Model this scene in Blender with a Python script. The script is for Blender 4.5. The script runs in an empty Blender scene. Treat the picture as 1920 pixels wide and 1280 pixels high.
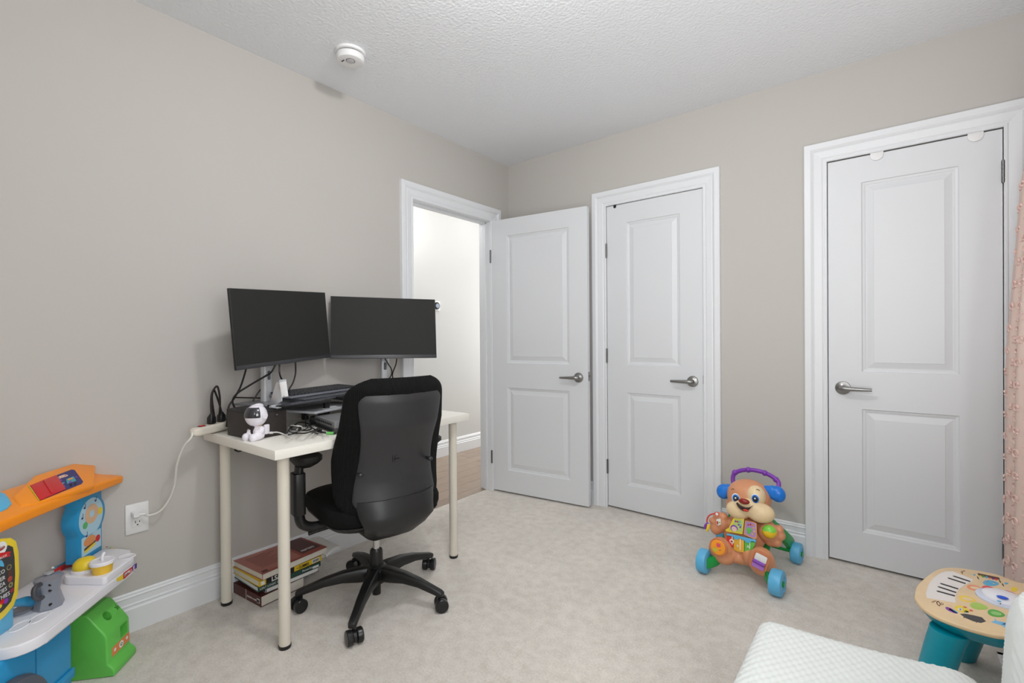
import bpy, bmesh, math, random
from mathutils import Vector, Matrix
random.seed(7)
sc = bpy.context.scene
COL = sc.collection
V = Vector
PI = math.pi

# ------------------------------------------------------------ camera
CAM = V((2.29488, -2.84164, 1.11540))
YAW, PIT, ROL, FPX = math.radians(38.56534), math.radians(-0.25606), math.radians(-0.40411), 888.9576
cf = V((-math.sin(YAW)*math.cos(PIT), math.cos(YAW)*math.cos(PIT), math.sin(PIT)))
cr0 = V((math.cos(YAW), math.sin(YAW), 0))
cu0 = cr0.cross(cf)
cr = cr0*math.cos(ROL) + cu0*math.sin(ROL)
cu = -cr0*math.sin(ROL) + cu0*math.cos(ROL)
cd = bpy.data.cameras.new('camera')
cam = bpy.data.objects.new('camera', cd)
COL.objects.link(cam)
cam.matrix_world = Matrix(((cr.x, cu.x, -cf.x, CAM.x), (cr.y, cu.y, -cf.y, CAM.y), (cr.z, cu.z, -cf.z, CAM.z), (0, 0, 0, 1)))
cd.sensor_width = 36
cd.lens = FPX/1920*36
cd.shift_y = -1.12/1920
cd.clip_start = 0.02
sc.camera = cam

# ------------------------------------------------------------ light and exposure
sc.view_settings.view_transform = 'Standard'
sc.view_settings.look = 'None'
sc.view_settings.gamma = 1
sc.view_settings.use_curve_mapping = False
sc.view_settings.exposure = 0.11
w = bpy.data.worlds.new('world'); sc.world = w; w.use_nodes = True
w.node_tree.nodes['Background'].inputs[0].default_value = (0.75, 0.85, 1.0, 1)
w.node_tree.nodes['Background'].inputs[1].default_value = 0.3

def light(name, kind, loc, power, color, size=0.1, size_y=None, aim=None, spread=None):
    d = bpy.data.lights.new(name, kind); d.energy = power; d.color = color
    if kind == 'AREA':
        d.size = size
        if size_y: d.shape = 'RECTANGLE'; d.size_y = size_y
        if spread: d.spread = spread
    elif kind == 'POINT': d.shadow_soft_size = size
    o = bpy.data.objects.new(name, d); COL.objects.link(o); o.location = loc
    if aim is not None:
        o.rotation_euler = (V(aim)-V(loc)).to_track_quat('-Z', 'Y').to_euler()
    return o
light('ceiling_lamp_light', 'POINT', (1.52, -1.92, 2.365), 26, (1.0, 0.998, 0.985), 0.06)
light('window_daylight', 'AREA', (3.07, -2.7, 1.4), 20, (0.97, 0.985, 1.0), 1.0, 1.2, aim=(0, -2.7, 1.4))
light('fill_light_behind_camera', 'AREA', (2.3, -3.4, 1.8), 4.8, (0.98, 0.99, 1.0), 0.8, 0.8, aim=(1.4, 0, 1.2), spread=1.6)  # added fill that evens out the room, no real softbox
light('fill_light_to_ceiling', 'AREA', (2.3, -2.6, 0.6), 7.5, (0.98, 0.99, 1.0), 0.4, 0.4, aim=(2.4, -1.2, 2.44), spread=2.0)  # added upward fill to brighten the ceiling, no real flash
light('hall_lamp_light', 'POINT', (-0.62, 0.62, 2.28), 2.2, (1.0, 0.99, 0.97), 0.08)
light('hall_fill_light', 'POINT', (-0.58, -0.35, 2.2), 12, (1.0, 0.995, 0.98), 0.12)  # added fill for the hall wall, no lamp hangs here
light('hall_end_fill_light', 'AREA', (-0.6, 1.85, 1.3), 26, (1.0, 1.0, 1.0), 0.8, 1.6, aim=(-0.6, 0, 1.2))  # added fill for the lower hall, the end wall has no window

# ------------------------------------------------------------ helpers
def ray(px, py):
    return (cf*FPX + cr*(px-960) - cu*(py-638.88))
def W(px, py, ax, v):
    d = ray(px, py); k = 'xyz'.index(ax); return CAM + d*((v-CAM[k])/d[k])
def RP(px, py, p, n):
    d = ray(px, py); return CAM + d*((V(p)-CAM).dot(n)/d.dot(n))
def lin(c):
    c = c/255
    return c/12.92 if c <= 0.04045 else ((c+0.055)/1.055)**2.4
def rgb(h):
    if isinstance(h, str): h = tuple(int(h[i:i+2], 16) for i in (0, 2, 4))
    return tuple(lin(c) for c in h)
MATS = {}
def mat(name, col, rough=0.45, metal=0.0, noise=0.0, nscale=30, bump=0.0, bscale=200, spec=0.5, trans=0.0, alpha=1.0, coat=0.0, emit=None, estr=0, dist=0.002, sss=0.0, col2=None):
    if name in MATS: return MATS[name]
    m = bpy.data.materials.new(name); m.use_nodes = True
    nt = m.node_tree; b = nt.nodes['Principled BSDF']
    c = rgb(col)
    b.inputs['Base Color'].default_value = (*c, 1)
    b.inputs['Roughness'].default_value = rough
    b.inputs['Metallic'].default_value = metal
    b.inputs['Specular IOR Level'].default_value = spec
    if trans: b.inputs['Transmission Weight'].default_value = trans
    if alpha < 1: b.inputs['Alpha'].default_value = alpha
    if coat: b.inputs['Coat Weight'].default_value = coat
    if sss:
        b.inputs['Subsurface Weight'].default_value = sss; b.inputs['Subsurface Scale'].default_value = 0.01
    if emit:
        b.inputs['Emission Color'].default_value = (*rgb(emit), 1); b.inputs['Emission Strength'].default_value = estr
    tc = nt.nodes.new('ShaderNodeTexCoord')
    if noise:
        n = nt.nodes.new('ShaderNodeTexNoise'); n.inputs['Scale'].default_value = nscale; n.inputs['Detail'].default_value = 5
        nt.links.new(tc.outputs['Object'], n.inputs['Vector'])
        r = nt.nodes.new('ShaderNodeValToRGB')
        r.color_ramp.elements[0].position = 0.3; r.color_ramp.elements[1].position = 0.7
        c2 = rgb(col2) if col2 else tuple(min(1, x*(1+noise)) for x in c)
        r.color_ramp.elements[0].color = (*[x*(1-noise) for x in c], 1)
        r.color_ramp.elements[1].color = (*c2, 1)
        nt.links.new(n.outputs['Fac'], r.inputs['Fac']); nt.links.new(r.outputs['Color'], b.inputs['Base Color'])
    if bump:
        n2 = nt.nodes.new('ShaderNodeTexNoise'); n2.inputs['Scale'].default_value = bscale; n2.inputs['Detail'].default_value = 3
        nt.links.new(tc.outputs['Object'], n2.inputs['Vector'])
        bp = nt.nodes.new('ShaderNodeBump'); bp.inputs['Strength'].default_value = bump; bp.inputs['Distance'].default_value = dist
        nt.links.new(n2.outputs['Fac'], bp.inputs['Height']); nt.links.new(bp.outputs['Normal'], b.inputs['Normal'])
    MATS[name] = m
    return m

def cat_rom(P, n=8):
    P = [V(p) for p in P]; o = []
    for i in range(len(P)-1):
        a, b, c, d = P[max(i-1, 0)], P[i], P[i+1], P[min(i+2, len(P)-1)]
        for k in range(n):
            t = k/n; t2 = t*t; t3 = t2*t
            o.append(0.5*((2*b)+(c-a)*t+(2*a-5*b+4*c-d)*t2+(3*b-a-3*c+d)*t3))
    o.append(P[-1]); return o

class MB:
    def __init__(s, xf=None):
        s.v = []; s.f = []; s.m = []; s.cm = 0; s.xf = xf
    def add(s, vs, fs):
        o = len(s.v)
        for p in vs:
            p = V(p); s.v.append(s.xf @ p if s.xf else p)
        for f in fs: s.f.append([i+o for i in f]); s.m.append(s.cm)
        return s
    def box(s, lo, hi):
        x0, y0, z0 = lo; x1, y1, z1 = hi
        return s.add([(x0,y0,z0),(x1,y0,z0),(x1,y1,z0),(x0,y1,z0),(x0,y0,z1),(x1,y0,z1),(x1,y1,z1),(x0,y1,z1)],
                     [(0,3,2,1),(4,5,6,7),(0,1,5,4),(1,2,6,5),(2,3,7,6),(3,0,4,7)])
    def quad(s, a, b, c, d): return s.add([a, b, c, d], [(0, 1, 2, 3)])
    def fbox(s, c, ax, ay, az, hx, hy, hz):   # oriented box, half sizes
        c = V(c); X, Y, Z = V(ax)*hx, V(ay)*hy, V(az)*hz
        return s.add([c+X*i+Y*j+Z*k for k in (-1, 1) for i, j in ((-1,-1),(1,-1),(1,1),(-1,1))],
                     [(0,3,2,1),(4,5,6,7),(0,1,5,4),(1,2,6,5),(2,3,7,6),(3,0,4,7)])
    def prism(s, pts, ext):
        n = len(pts); ext = V(ext); pts = [V(p) for p in pts]
        return s.add(pts+[p+ext for p in pts], [list(range(n))[::-1], list(range(n, 2*n))]+[(i, (i+1) % n, n+(i+1) % n, n+i) for i in range(n)])
    def loft(s, rings, cap=True, closed=True):
        n = len(rings[0]); vs = [p for r in rings for p in r]; fs = []
        for i in range(len(rings)-1):
            for j in range(n if closed else n-1):
                k = (j+1) % n
                fs.append((i*n+j, i*n+k, (i+1)*n+k, (i+1)*n+j))
        if cap: fs += [list(range(n))[::-1], [(len(rings)-1)*n+j for j in range(n)]]
        return s.add(vs, fs)
    def cyl(s, p0, p1, r0, r1=None, n=24):
        if r1 is None: r1 = r0
        return s.tube([p0, p1], [r0, r1], n)
    def tube(s, P, r, n=10, smooth=0, sy=1.0, upv=None):
        if smooth:
            m = len(P)
            if not isinstance(r, (int, float)):
                rr = [V((x, 0, 0)) for x in r]; r = [q.x for q in cat_rom(rr, smooth)]
            P = cat_rom(P, smooth)
        P = [V(p) for p in P]
        if isinstance(r, (int, float)): r = [r]*len(P)
        rings = []; up = None
        for i, p in enumerate(P):
            t = (P[min(i+1, len(P)-1)]-P[max(i-1, 0)])
            if t.length < 1e-9: t = V((0, 0, 1))
            t.normalize()
            if up is None:
                up = V(upv) if upv else (V((0, 0, 1)) if abs(t.z) < 0.9 else V((1, 0, 0)))
            a = (up - t*up.dot(t))
            if a.length < 1e-6: a = t.orthogonal()
            a.normalize(); b = t.cross(a); up = a
            rings.append([p+(a*math.sin(2*PI*k/n)*sy+b*math.cos(2*PI*k/n))*r[i] for k in range(n)])
        return s.loft(rings)
    def lathe(s, prof, org, ax=(0, 0, 1), n=32, sx=1, X=None):
        ax = V(ax).normalized(); a = V(X) if X else ax.orthogonal().normalized(); b = ax.cross(a); org = V(org)
        return s.loft([[org+ax*z+(a*math.cos(2*PI*k/n)*sx+b*math.sin(2*PI*k/n))*max(r, 1e-5) for k in range(n)] for r, z in prof])
    def ball(s, c, r, n=20, m=12, M=None):
        c = V(c); rr = (r, r, r) if isinstance(r, (int, float)) else r
        vs = []; fs = []
        for i in range(1, m):
            th = PI*i/m
            for j in range(n):
                ph = 2*PI*j/n; p = V((rr[0]*math.sin(th)*math.cos(ph), rr[1]*math.sin(th)*math.sin(ph), rr[2]*math.cos(th)))
                vs.append(c+(M @ p if M else p))
        p = V((0, 0, rr[2])); vs += [c+(M @ p if M else p), c-(M @ p if M else p)]
        for i in range(m-2):
            for j in range(n):
                k = (j+1) % n; fs.append((i*n+j, (i+1)*n+j, (i+1)*n+k, i*n+k))
        N = (m-1)*n
        for j in range(n):
            k = (j+1) % n; fs.append((N, j, k)); fs.append((N+1, (m-2)*n+k, (m-2)*n+j))
        return s.add(vs, fs)
    def grid(s, fn, nu, nv):
        return s.add([fn(i/nu, j/nv) for j in range(nv+1) for i in range(nu+1)],
                     [(j*(nu+1)+i, j*(nu+1)+i+1, (j+1)*(nu+1)+i+1, (j+1)*(nu+1)+i) for j in range(nv) for i in range(nu)])

def setp(o, label=None, cat=None, group=None, kind=None):
    if label: o['label'] = label
    if cat: o['category'] = cat
    if group: o['group'] = group
    if kind: o['kind'] = kind
    return o
def obj(name, mb, m, parent=None, label=None, cat=None, group=None, kind=None, bevel=0, bseg=2, smooth=True, ang=35, subd=0, remesh=0, thick=0, sm=0):
    me = bpy.data.meshes.new(name)
    me.from_pydata([tuple(v) for v in mb.v], [], mb.f)
    ms = m if isinstance(m, (list, tuple)) else [m]
    for x in ms: me.materials.append(x)
    if len(ms) > 1: me.polygons.foreach_set('material_index', mb.m)
    bm = bmesh.new(); bm.from_mesh(me); bmesh.ops.recalc_face_normals(bm, faces=bm.faces); bm.to_mesh(me); bm.free()
    o = bpy.data.objects.new(name, me); COL.objects.link(o)
    mods = False
    if thick: d = o.modifiers.new('t', 'SOLIDIFY'); d.thickness = thick; d.offset = 0; mods = True
    if remesh:
        d = o.modifiers.new('r', 'REMESH'); d.mode = 'VOXEL'; d.voxel_size = remesh; mods = True
        d = o.modifiers.new('s', 'SMOOTH'); d.iterations = sm or 6; d.factor = 0.6
    if bevel: d = o.modifiers.new('b', 'BEVEL'); d.width = bevel; d.segments = bseg; d.limit_method = 'ANGLE'; d.angle_limit = math.radians(40); mods = True
    if subd: d = o.modifiers.new('u', 'SUBSURF'); d.levels = subd; d.render_levels = subd; mods = True
    if mods:
        dg = bpy.context.evaluated_depsgraph_get()
        m2 = bpy.data.meshes.new_from_object(o.evaluated_get(dg)); o.modifiers.clear()
        old = o.data; o.data = m2; bpy.data.meshes.remove(old); m2.name = name
        if not m2.materials:
            for x in ms: m2.materials.append(x)
    me = o.data
    if smooth:
        me.polygons.foreach_set('use_smooth', [True]*len(me.polygons))
        try: me.set_sharp_from_angle(angle=math.radians(ang))
        except Exception: pass
    if parent is not None:
        o.parent = parent; o.matrix_parent_inverse = parent_mw(parent).inverted()
    return setp(o, label, cat, group, kind)
def parent_mw(p):
    M = Matrix.Translation(p.location) @ p.rotation_euler.to_matrix().to_4x4()
    if p.parent is not None: M = parent_mw(p.parent) @ p.matrix_parent_inverse @ M
    return M
def thing(name, loc, label, cat, group=None, kind=None):
    o = bpy.data.objects.new(name, None); COL.objects.link(o); o.location = loc; o.empty_display_size = 0.05
    return setp(o, label, cat, group, kind)
def text(s, size, org, X, Y, m, parent, name='lettering', sxx=1.0, bold=0.0):
    X = V(X).normalized(); Y = V(Y).normalized(); N = X.cross(Y)
    c = bpy.data.curves.new(name, 'FONT'); c.body = s; c.size = size; c.align_x = 'LEFT'; c.extrude = 0.00025; c.offset = bold; c.resolution_u = 2
    t = bpy.data.objects.new(name, c); COL.objects.link(t)
    dg = bpy.context.evaluated_depsgraph_get(); dg.update()
    me = bpy.data.meshes.new_from_object(t.evaluated_get(dg)); bpy.data.objects.remove(t)
    org = V(org)
    for v in me.vertices: v.co = org + X*v.co.x*sxx + Y*v.co.y + N*(v.co.z+0.0005)
    me.materials.clear(); me.materials.append(m)
    o = bpy.data.objects.new(name, me); COL.objects.link(o)
    if parent is not None: o.parent = parent; o.matrix_parent_inverse = parent_mw(parent).inverted()
    return o
def rrect(w, h, r, n=5):      # rounded rectangle outline centred on 0
    o = []
    for cx, cy, a in ((w/2-r, h/2-r, 0), (-w/2+r, h/2-r, 90), (-w/2+r, -h/2+r, 180), (w/2-r, -h/2+r, 270)):
        for k in range(n+1):
            t = math.radians(a+90*k/n); o.append((cx+r*math.cos(t), cy+r*math.sin(t)))
    return o
def plate(mb, pts2, org, X, Y, t):   # flat shape given in a 2-D frame, thickness t along X x Y
    X = V(X); Y = V(Y); org = V(org); N = X.cross(Y).normalized()
    return mb.prism([org+X*a+Y*b for a, b in pts2], N*t)

# ------------------------------------------------------------ materials
def wall_mat():
    return mat('wall_paint', (194, 190, 185), 0.85, bump=0.06, bscale=350, dist=0.001, spec=0.3)
M_wall = wall_mat()
M_hallw = mat('hall_wall_paint', (205, 205, 203), 0.85, bump=0.05, bscale=350, dist=0.001, spec=0.3)
M_ceil = mat('ceiling_texture', (238, 240, 243), 0.9, bump=0.55, bscale=75, dist=0.006, spec=0.2)
M_trim = mat('white_trim_paint', (229, 231, 234), 0.38)
M_door = mat('white_door_paint', (221, 223, 226), 0.42, bump=0.03, bscale=400, dist=0.0005)
M_nickel = mat('satin_nickel', (150, 149, 147), 0.32, 1.0)
M_steel = mat('hinge_steel', (120, 120, 120), 0.4, 1.0)
M_blk = mat('black_plastic', (22, 22, 23), 0.4)
M_blkm = mat('matte_black', (14, 14, 14), 0.7)
M_wht = mat('white_plastic', (232, 232, 232), 0.35)
M_cord = mat('black_cord', (24, 22, 21), 0.5)
M_wcord = mat('white_cord', (224, 222, 216), 0.5)

def carpet_mat():
    m = mat('carpet_pile', (222, 216, 208), 1.0, noise=0.06, nscale=2.5, spec=0.1)
    nt = m.node_tree; b = nt.nodes['Principled BSDF']; tc = [n for n in nt.nodes if n.type == 'TEX_COORD'][0]
    ramp = [n for n in nt.nodes if n.type == 'VALTORGB'][0]
    f = nt.nodes.new('ShaderNodeTexNoise'); f.inputs['Scale'].default_value = 130; f.inputs['Detail'].default_value = 4
    g = nt.nodes.new('ShaderNodeTexNoise'); g.inputs['Scale'].default_value = 22; g.inputs['Detail'].default_value = 6
    nt.links.new(tc.outputs['Object'], f.inputs['Vector']); nt.links.new(tc.outputs['Object'], g.inputs['Vector'])
    mx = nt.nodes.new('ShaderNodeMix'); mx.data_type = 'RGBA'; mx.blend_type = 'MULTIPLY'; mx.inputs[0].default_value = 1
    r2 = nt.nodes.new('ShaderNodeValToRGB'); r2.color_ramp.elements[0].position = 0.34; r2.color_ramp.elements[1].position = 0.6
    r2.color_ramp.elements[0].color = (0.80, 0.78, 0.76, 1); r2.color_ramp.elements[1].color = (1, 1, 1, 1)
    ad = nt.nodes.new('ShaderNodeMath'); ad.operation = 'ADD'; ml = nt.nodes.new('ShaderNodeMath'); ml.operation = 'MULTIPLY'; ml.inputs[1].default_value = 0.5
    nt.links.new(f.outputs['Fac'], ad.inputs[0]); nt.links.new(g.outputs['Fac'], ad.inputs[1]); nt.links.new(ad.outputs[0], ml.inputs[0])
    nt.links.new(ml.outputs[0], r2.inputs['Fac'])
    nt.links.new(ramp.outputs['Color'], mx.inputs[6]); nt.links.new(r2.outputs['Color'], mx.inputs[7])
    nt.links.new(mx.outputs[2], b.inputs['Base Color'])
    bp = nt.nodes.new('ShaderNodeBump'); bp.inputs['Strength'].default_value = 0.7; bp.inputs['Distance'].default_value = 0.006
    nt.links.new(ml.outputs[0], bp.inputs['Height']); nt.links.new(bp.outputs['Normal'], b.inputs['Normal'])
    b.inputs['Sheen Weight'].default_value = 0.2
    return m
M_carpet = carpet_mat()

# ------------------------------------------------------------ room shell
RX, FY, H = 3.10, -3.90, 2.44
ST = 'structure'
def struct(name, mb, m, label, cat, parent=None, **k): return obj(name, mb, m, parent, label, cat, kind=ST, smooth=k.pop('smooth', False), **k)
struct('floor', MB().box((-0.05, FY, -0.05), (RX, 0.40, 0)), M_carpet, 'light beige carpeted floor of the room', 'floor')
struct('ceiling', MB().box((0, FY, H), (RX, 0.42, H+0.05)), M_ceil, 'white textured ceiling with the smoke alarm on it', 'ceiling')
L = MB(); OY0, OY1, OZ = -0.949, -0.199, 1.988
L.box((-0.11, FY, 0), (0, OY0-0.0, H+0.05)).box((-0.11, OY0, OZ), (0, OY1, H+0.05)).box((-0.11, OY1, 0), (0, 0.10, H+0.05))
struct('wall_left', L, M_wall, 'beige wall on the left behind the desk, with the entry doorway', 'wall')
B = MB(); B.box((-0.01, 0.40, -0.05), (RX+0.1, 0.46, H+0.05))
xs = [(0, 0.828), (1.454, 2.047), (2.673, RX)]
for a, b in xs: B.box((a, 0, 0), (b, 0.11, H+0.05))
for a, b in ((0.828, 1.454), (2.047, 2.673)): B.box((a, 0, 1.986), (b, 0.11, H+0.05))
struct('wall_back', B, M_wall, 'beige wall holding the two closed closet doors', 'wall')
struct('wall_right', MB().box((RX, FY, 0), (RX+0.1, 0.46, H+0.05)), M_wall, 'beige wall right of the closets, behind the pink canopy', 'wall')
struct('wall_front', MB().box((-0.11, FY-0.1, 0), (RX+0.1, FY, H+0.05)), M_wall, 'beige wall behind the camera', 'wall')
wn = thing('window_1', (RX, -2.7, 0.78), 'white framed window in the right wall, out of the picture', 'window', kind=ST)
wf = MB(); wy0, wy1, wz0, wz1 = -3.22, -2.18, 0.78, 2.02
for y0, y1, z0, z1 in ((wy0, wy1, wz0, wz0+.05), (wy0, wy1, wz1-.05, wz1), (wy0, wy0+.05, wz0+.05, wz1-.05), (wy1-.05, wy1, wz0+.05, wz1-.05)):
    wf.box((RX-.02, y0, z0), (RX, y1, z1))
obj('window_frame', wf, M_trim, wn, smooth=False)
obj('pane', MB().box((RX-.006, wy0+.05, wz0+.05), (RX-.002, wy1-.05, wz1-.05)), mat('window_glass', (235, 240, 245), 0.05), wn, smooth=False)

# hallway beyond the doorway
M_wood = mat('hall_wood_floor', (150, 130, 113), 0.35, noise=0.10, nscale=6, bump=0.1, bscale=60, dist=0.001)
hf = thing('floor_2', (-0.6, 0, -0.012), 'brown wood plank floor of the hallway', 'floor', kind=ST)
obj('subfloor', MB().box((-1.06, -2.4, -0.06), (-0.05, 1.9, -0.014)), M_blkm, hf, smooth=False)
k = 0
mats_w = [mat('hall_plank_%d' % i, c, 0.32, noise=0.08, nscale=9, bump=0.08, bscale=60, dist=0.001) for i, c in enumerate(((150, 131, 115), (143, 124, 108), (157, 138, 121)))]
xw = -1.058
while xw < -0.06:
    x1 = min(xw+0.13, -0.052); y = -2.4 + random.random()*0.6 - 0.6
    while y < 1.9:
        y1 = y+1.1
        obj('plank', MB().box((xw+.0012, max(y, -2.4)+.001, -0.014), (x1-.0012, min(y1, 1.9)-.001, -0.003)), mats_w[k % 3], hf, smooth=False)
        y = y1; k += 1
    xw += 0.13; k += 1
struct('wall_hall', MB().box((-1.16, -2.4, 0), (-1.06, 1.9, H)), M_hallw, 'off-white hallway wall seen through the open doorway', 'wall')
struct('wall_hall_end', MB().box((-1.16, 1.9, 0), (-0.11, 2.0, H)).box((-1.16, -2.5, 0), (-.11, -2.4, H)), M_hallw, 'walls closing the two ends of the hallway', 'wall')
struct('wall_hall_side', MB().box((-0.11, 0.1, 0), (-0.01, 1.9, H)), M_hallw, 'hallway side wall beyond the room corner', 'wall')
struct('ceiling_hall', MB().box((-1.16, -2.5, H), (-.11, 2.0, H+.05)), mat('hall_ceiling', (225, 225, 225), .9), 'white ceiling of the hallway', 'ceiling')

# baseboards
BP = [(0, 0), (.017, 0), (.017, .088), (.013, .093), (.013, .099), (.0155, .103), (.010, .108), (.010, .128), (.0125, .133), (.008, .138), (.008, .144), (.004, .149), (0, .149)]
def baseboard(name, a, b, N, label):
    a = V(a); b = V(b); N = V(N)
    mb = MB().loft([[p+N*d+V((0, 0, z)) for d, z in BP] for p in (a, b)])
    struct(name, mb, M_trim, label, 'baseboard', smooth=True, ang=20)
baseboard('baseboard_left', (0, FY, 0), (0, -1.032, 0), (1, 0, 0), 'white moulded baseboard along the left wall behind the desk')
baseboard('baseboard_back', (0, 0, 0), (0.745, 0, 0), (0, -1, 0), 'short white baseboard in the corner behind the open door')
baseboard('baseboard_back_middle', (1.537, 0, 0), (1.962, 0, 0), (0, -1, 0), 'white baseboard between the two closet doors, behind the puppy walker')
baseboard('baseboard_back_right', (2.76, 0, 0), (RX, 0, 0), (0, -1, 0), 'white baseboard right of the right closet door')
baseboard('baseboard_right', (RX, 0, 0), (RX, FY, 0), (-1, 0, 0), 'white baseboard along the right wall')
baseboard('baseboard_front', (RX, FY, 0), (0, FY, 0), (0, 1, 0), 'white baseboard behind the camera')
baseboard('baseboard_hall', (-1.06, -2.4, -.003), (-1.06, 1.9, -.003), (1, 0, 0), 'white baseboard of the hallway wall')

# door casings
CP = [(0, -0.004), (0, .009), (.004, .012), (.010, .012), (.013, .009), (.016, .009), (.022, .013), (.052, .017), (.056, .015), (.059, .018), (.064, .022), (.069, .025), (.094, .025), (.097, .022), (.097, 0)]
def casing(name, org, X, N, x0, x1, z1, label, jamb=0.1, cp=CP):
    org = V(org); X = V(X); N = V(N); Z = V((0, 0, 1))
    t = thing(name, org+X*((x0+x1)/2), label, 'trim', kind=ST)
    pth = [((x0, 0), (-1, 0)), ((x0, z1), (-1, 1)), ((x1, z1), (1, 1)), ((x1, 0), (1, 0))]
    rows = [[org+X*(p[0]+o[0]*u)+Z*(p[1]+o[1]*u)+N*d for u, d in cp] for p, o in pth]
    for i in range(3):
        obj('casing_board', MB().loft([rows[i], rows[i+1]]), M_trim, t, smooth=True, ang=18)
    return t
casing('trim_1', (0, 0, 0), (0, 1, 0), (1, 0, 0), -0.938, -0.210, 1.978, 'white moulded casing around the open entry doorway')
t2 = casing('trim_2', (0, 0, 0), (1, 0, 0), (0, -1, 0), 0.832, 1.450, 1.982, 'white moulded casing around the middle closet door')
t3 = casing('trim_3', (0, 0, 0), (1, 0, 0), (0, -1, 0), 2.051, 2.669, 1.986, 'white moulded casing around the right closet door')
# entry jamb
J = MB()
J.box((-0.112, OY0, 0), (0.0, OY0+.012, OZ)).box((-0.112, OY1-.012, 0), (0.0, OY1, OZ)).box((-0.112, OY0, OZ-.012), (0.0, OY1, OZ))
J.box((-0.075, OY0+.012, 0), (-0.042, OY0+.022, OZ-.012)).box((-0.075, OY1-.022, 0), (-0.042, OY1-.012, OZ-.012)).box((-0.075, OY0+.012, OZ-.022), (-0.042, OY1-.012, OZ-.012))
struct('trim_4', J, M_trim, 'white jamb lining the open entry doorway', 'trim', bevel=.001)

# door slabs
def door(name, M, Wd, Hd, label, xp0, xp1, side, zp=((0.168, 0.764), (0.942, 1.858)), T=0.035, hinge='left', lever_dir=1, closed=True):
    """local x across, y = depth behind the face (face at y=0), z up"""
    base = M @ V((Wd/2, 0, 0))
    t = thing(name, base, label, 'door', kind=ST)
    zb = 0.012
    s = MB(M)
    s.box((0, T-.006, zb), (Wd, T, Hd))
    xsl = [0, xp0, xp1, Wd]; zsl = [zb, zp[0][0], zp[0][1], zp[1][0], zp[1][1], Hd]
    for i in range(3):
        for j in range(5):
            if i == 1 and j in (1, 3): continue
            s.box((xsl[i], 0, zsl[j]), (xsl[i+1], T-.006, zsl[j+1]))
    sl = MB(M)
    vs = []; fs = []
    sl = s
    obj('slab', sl, M_door, t, smooth=False)
    for z0, z1 in zp:
        rings = []
        for ins, d in ((0, 0), (.004, .0055), (.012, .0075), (.017, .0105), (.021, .0105), (.046, .0035), (.048, .0022)):
            rings.append([M @ V(p) for p in ((xp0+ins, d, z0+ins), (xp1-ins, d, z0+ins), (xp1-ins, d, z1-ins), (xp0+ins, d, z1-ins))])
        p = MB(); n = 4
        p.loft(rings, cap=False); o = len(p.v)-4
        p.f.append([o, o+1, o+2, o+3]); p.m.append(0)
        obj('panel', p, M_door, t, smooth=False)
    return t
def lever(parent, pos, N, D, length=0.115):
    pos = V(pos); N = V(N).normalized(); D = V(D).normalized(); Z = V((0, 0, 1))
    a = MB().lathe([(0, 0), (.0325, 0), (.0325, .005), (.0305, .0085), (.020, .011), (.0135, .014), (.0125, .040), (.0105, .044), (0, .045)], pos, N, 36)
    h = obj('door_handle', a, M_nickel, parent, label='satin nickel handle')
    P = [pos+N*.040-D*.010, pos+N*.046+D*.006, pos+N*.050+D*.035, pos+N*.052+D*.075, pos+N*.050+D*length]
    obj('lever', MB().tube(P, [.0105, .0125, .0105, .0088, .0070], 16, smooth=5, sy=1.0, upv=Z), M_nickel, h)
def hinge(parent, pos, ax=(0, 0, 1), ln=.09, r=.0065, leaf=None):
    pos = V(pos); m = MB()
    for i in range(5):
        m.cyl(pos+V((0, 0, -ln/2+ln*i/5+.0006)), pos+V((0, 0, -ln/2+ln*(i+1)/5-.0006)), r, n=14)
    m.cyl(pos+V((0, 0, -ln/2-.003)), pos+V((0, 0, ln/2+.003)), r*.8, n=12)
    if leaf: m.box(*leaf)
    obj('hinge', m, M_steel, parent)
# door_2 : middle closet
d2 = door('door_2', Matrix.Translation((0.835, 0.001, 0)), 0.612, 1.979, 'closed white two-panel closet door in the middle', 0.136, 0.479, 1)
lever(d2, (1.387, 0.001, 0.857), (0, -1, 0), (-1, 0, 0))
for z in (1.69, 1.0, 0.27): hinge(d2, (0.8335, -0.006, z))
obj('latch_plate', MB().box((1.4465, -0.0035, 0.845), (1.4525, 0.0025, 0.895)), M_steel, d2)
d3 = door('door_3', Matrix.Translation((2.054, 0.001, 0)), 0.612, 1.981, 'closed white two-panel closet door on the right', 0.134, 0.479, 1)
lever(d3, (2.113, 0.001, 0.862), (0, -1, 0), (1, 0, 0))
for z in (1.80, 0.22): hinge(d3, (2.6675, -0.006, z))
obj('latch_plate', MB().box((2.0465, -0.0045, 0.845), (2.0525, 0.0025, 0.90)), M_steel, d3)
# door_1 : open entry door. hinge near (0, -0.2); free edge at (0.753, -0.109)
hp = V((0.004, -0.2085, 0)); fe = V((0.750, -0.110, 0)); dx = (fe-hp); dw = dx.length; dx.normalize(); dy = V((-dx.y, dx.x, 0))
Md = Matrix(((dx.x, dy.x, 0, hp.x), (dx.y, dy.y, 0, hp.y), (0, 0, 1, 0), (0, 0, 0, 1)))
d1 = door('door_1', Md, dw, 1.979, 'white two-panel entry door standing open into the room', 0.134, dw-0.131, 1)
hpos = RP(1085, 707.5, hp, dy)
lever(d1, hpos, -dy, -dx)
for z in (1.72, 0.25): hinge(d1, hp+V((-.003, 0, z))-dy*.004)
ep = fe+dx*0.0
obj('latch_plate', MB(Md).box((dw-.001, .006, .835), (dw+.0012, .029, .895)).box((dw, .012, .858), (dw+.010, .022, .874)), M_nickel, d1)
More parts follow.
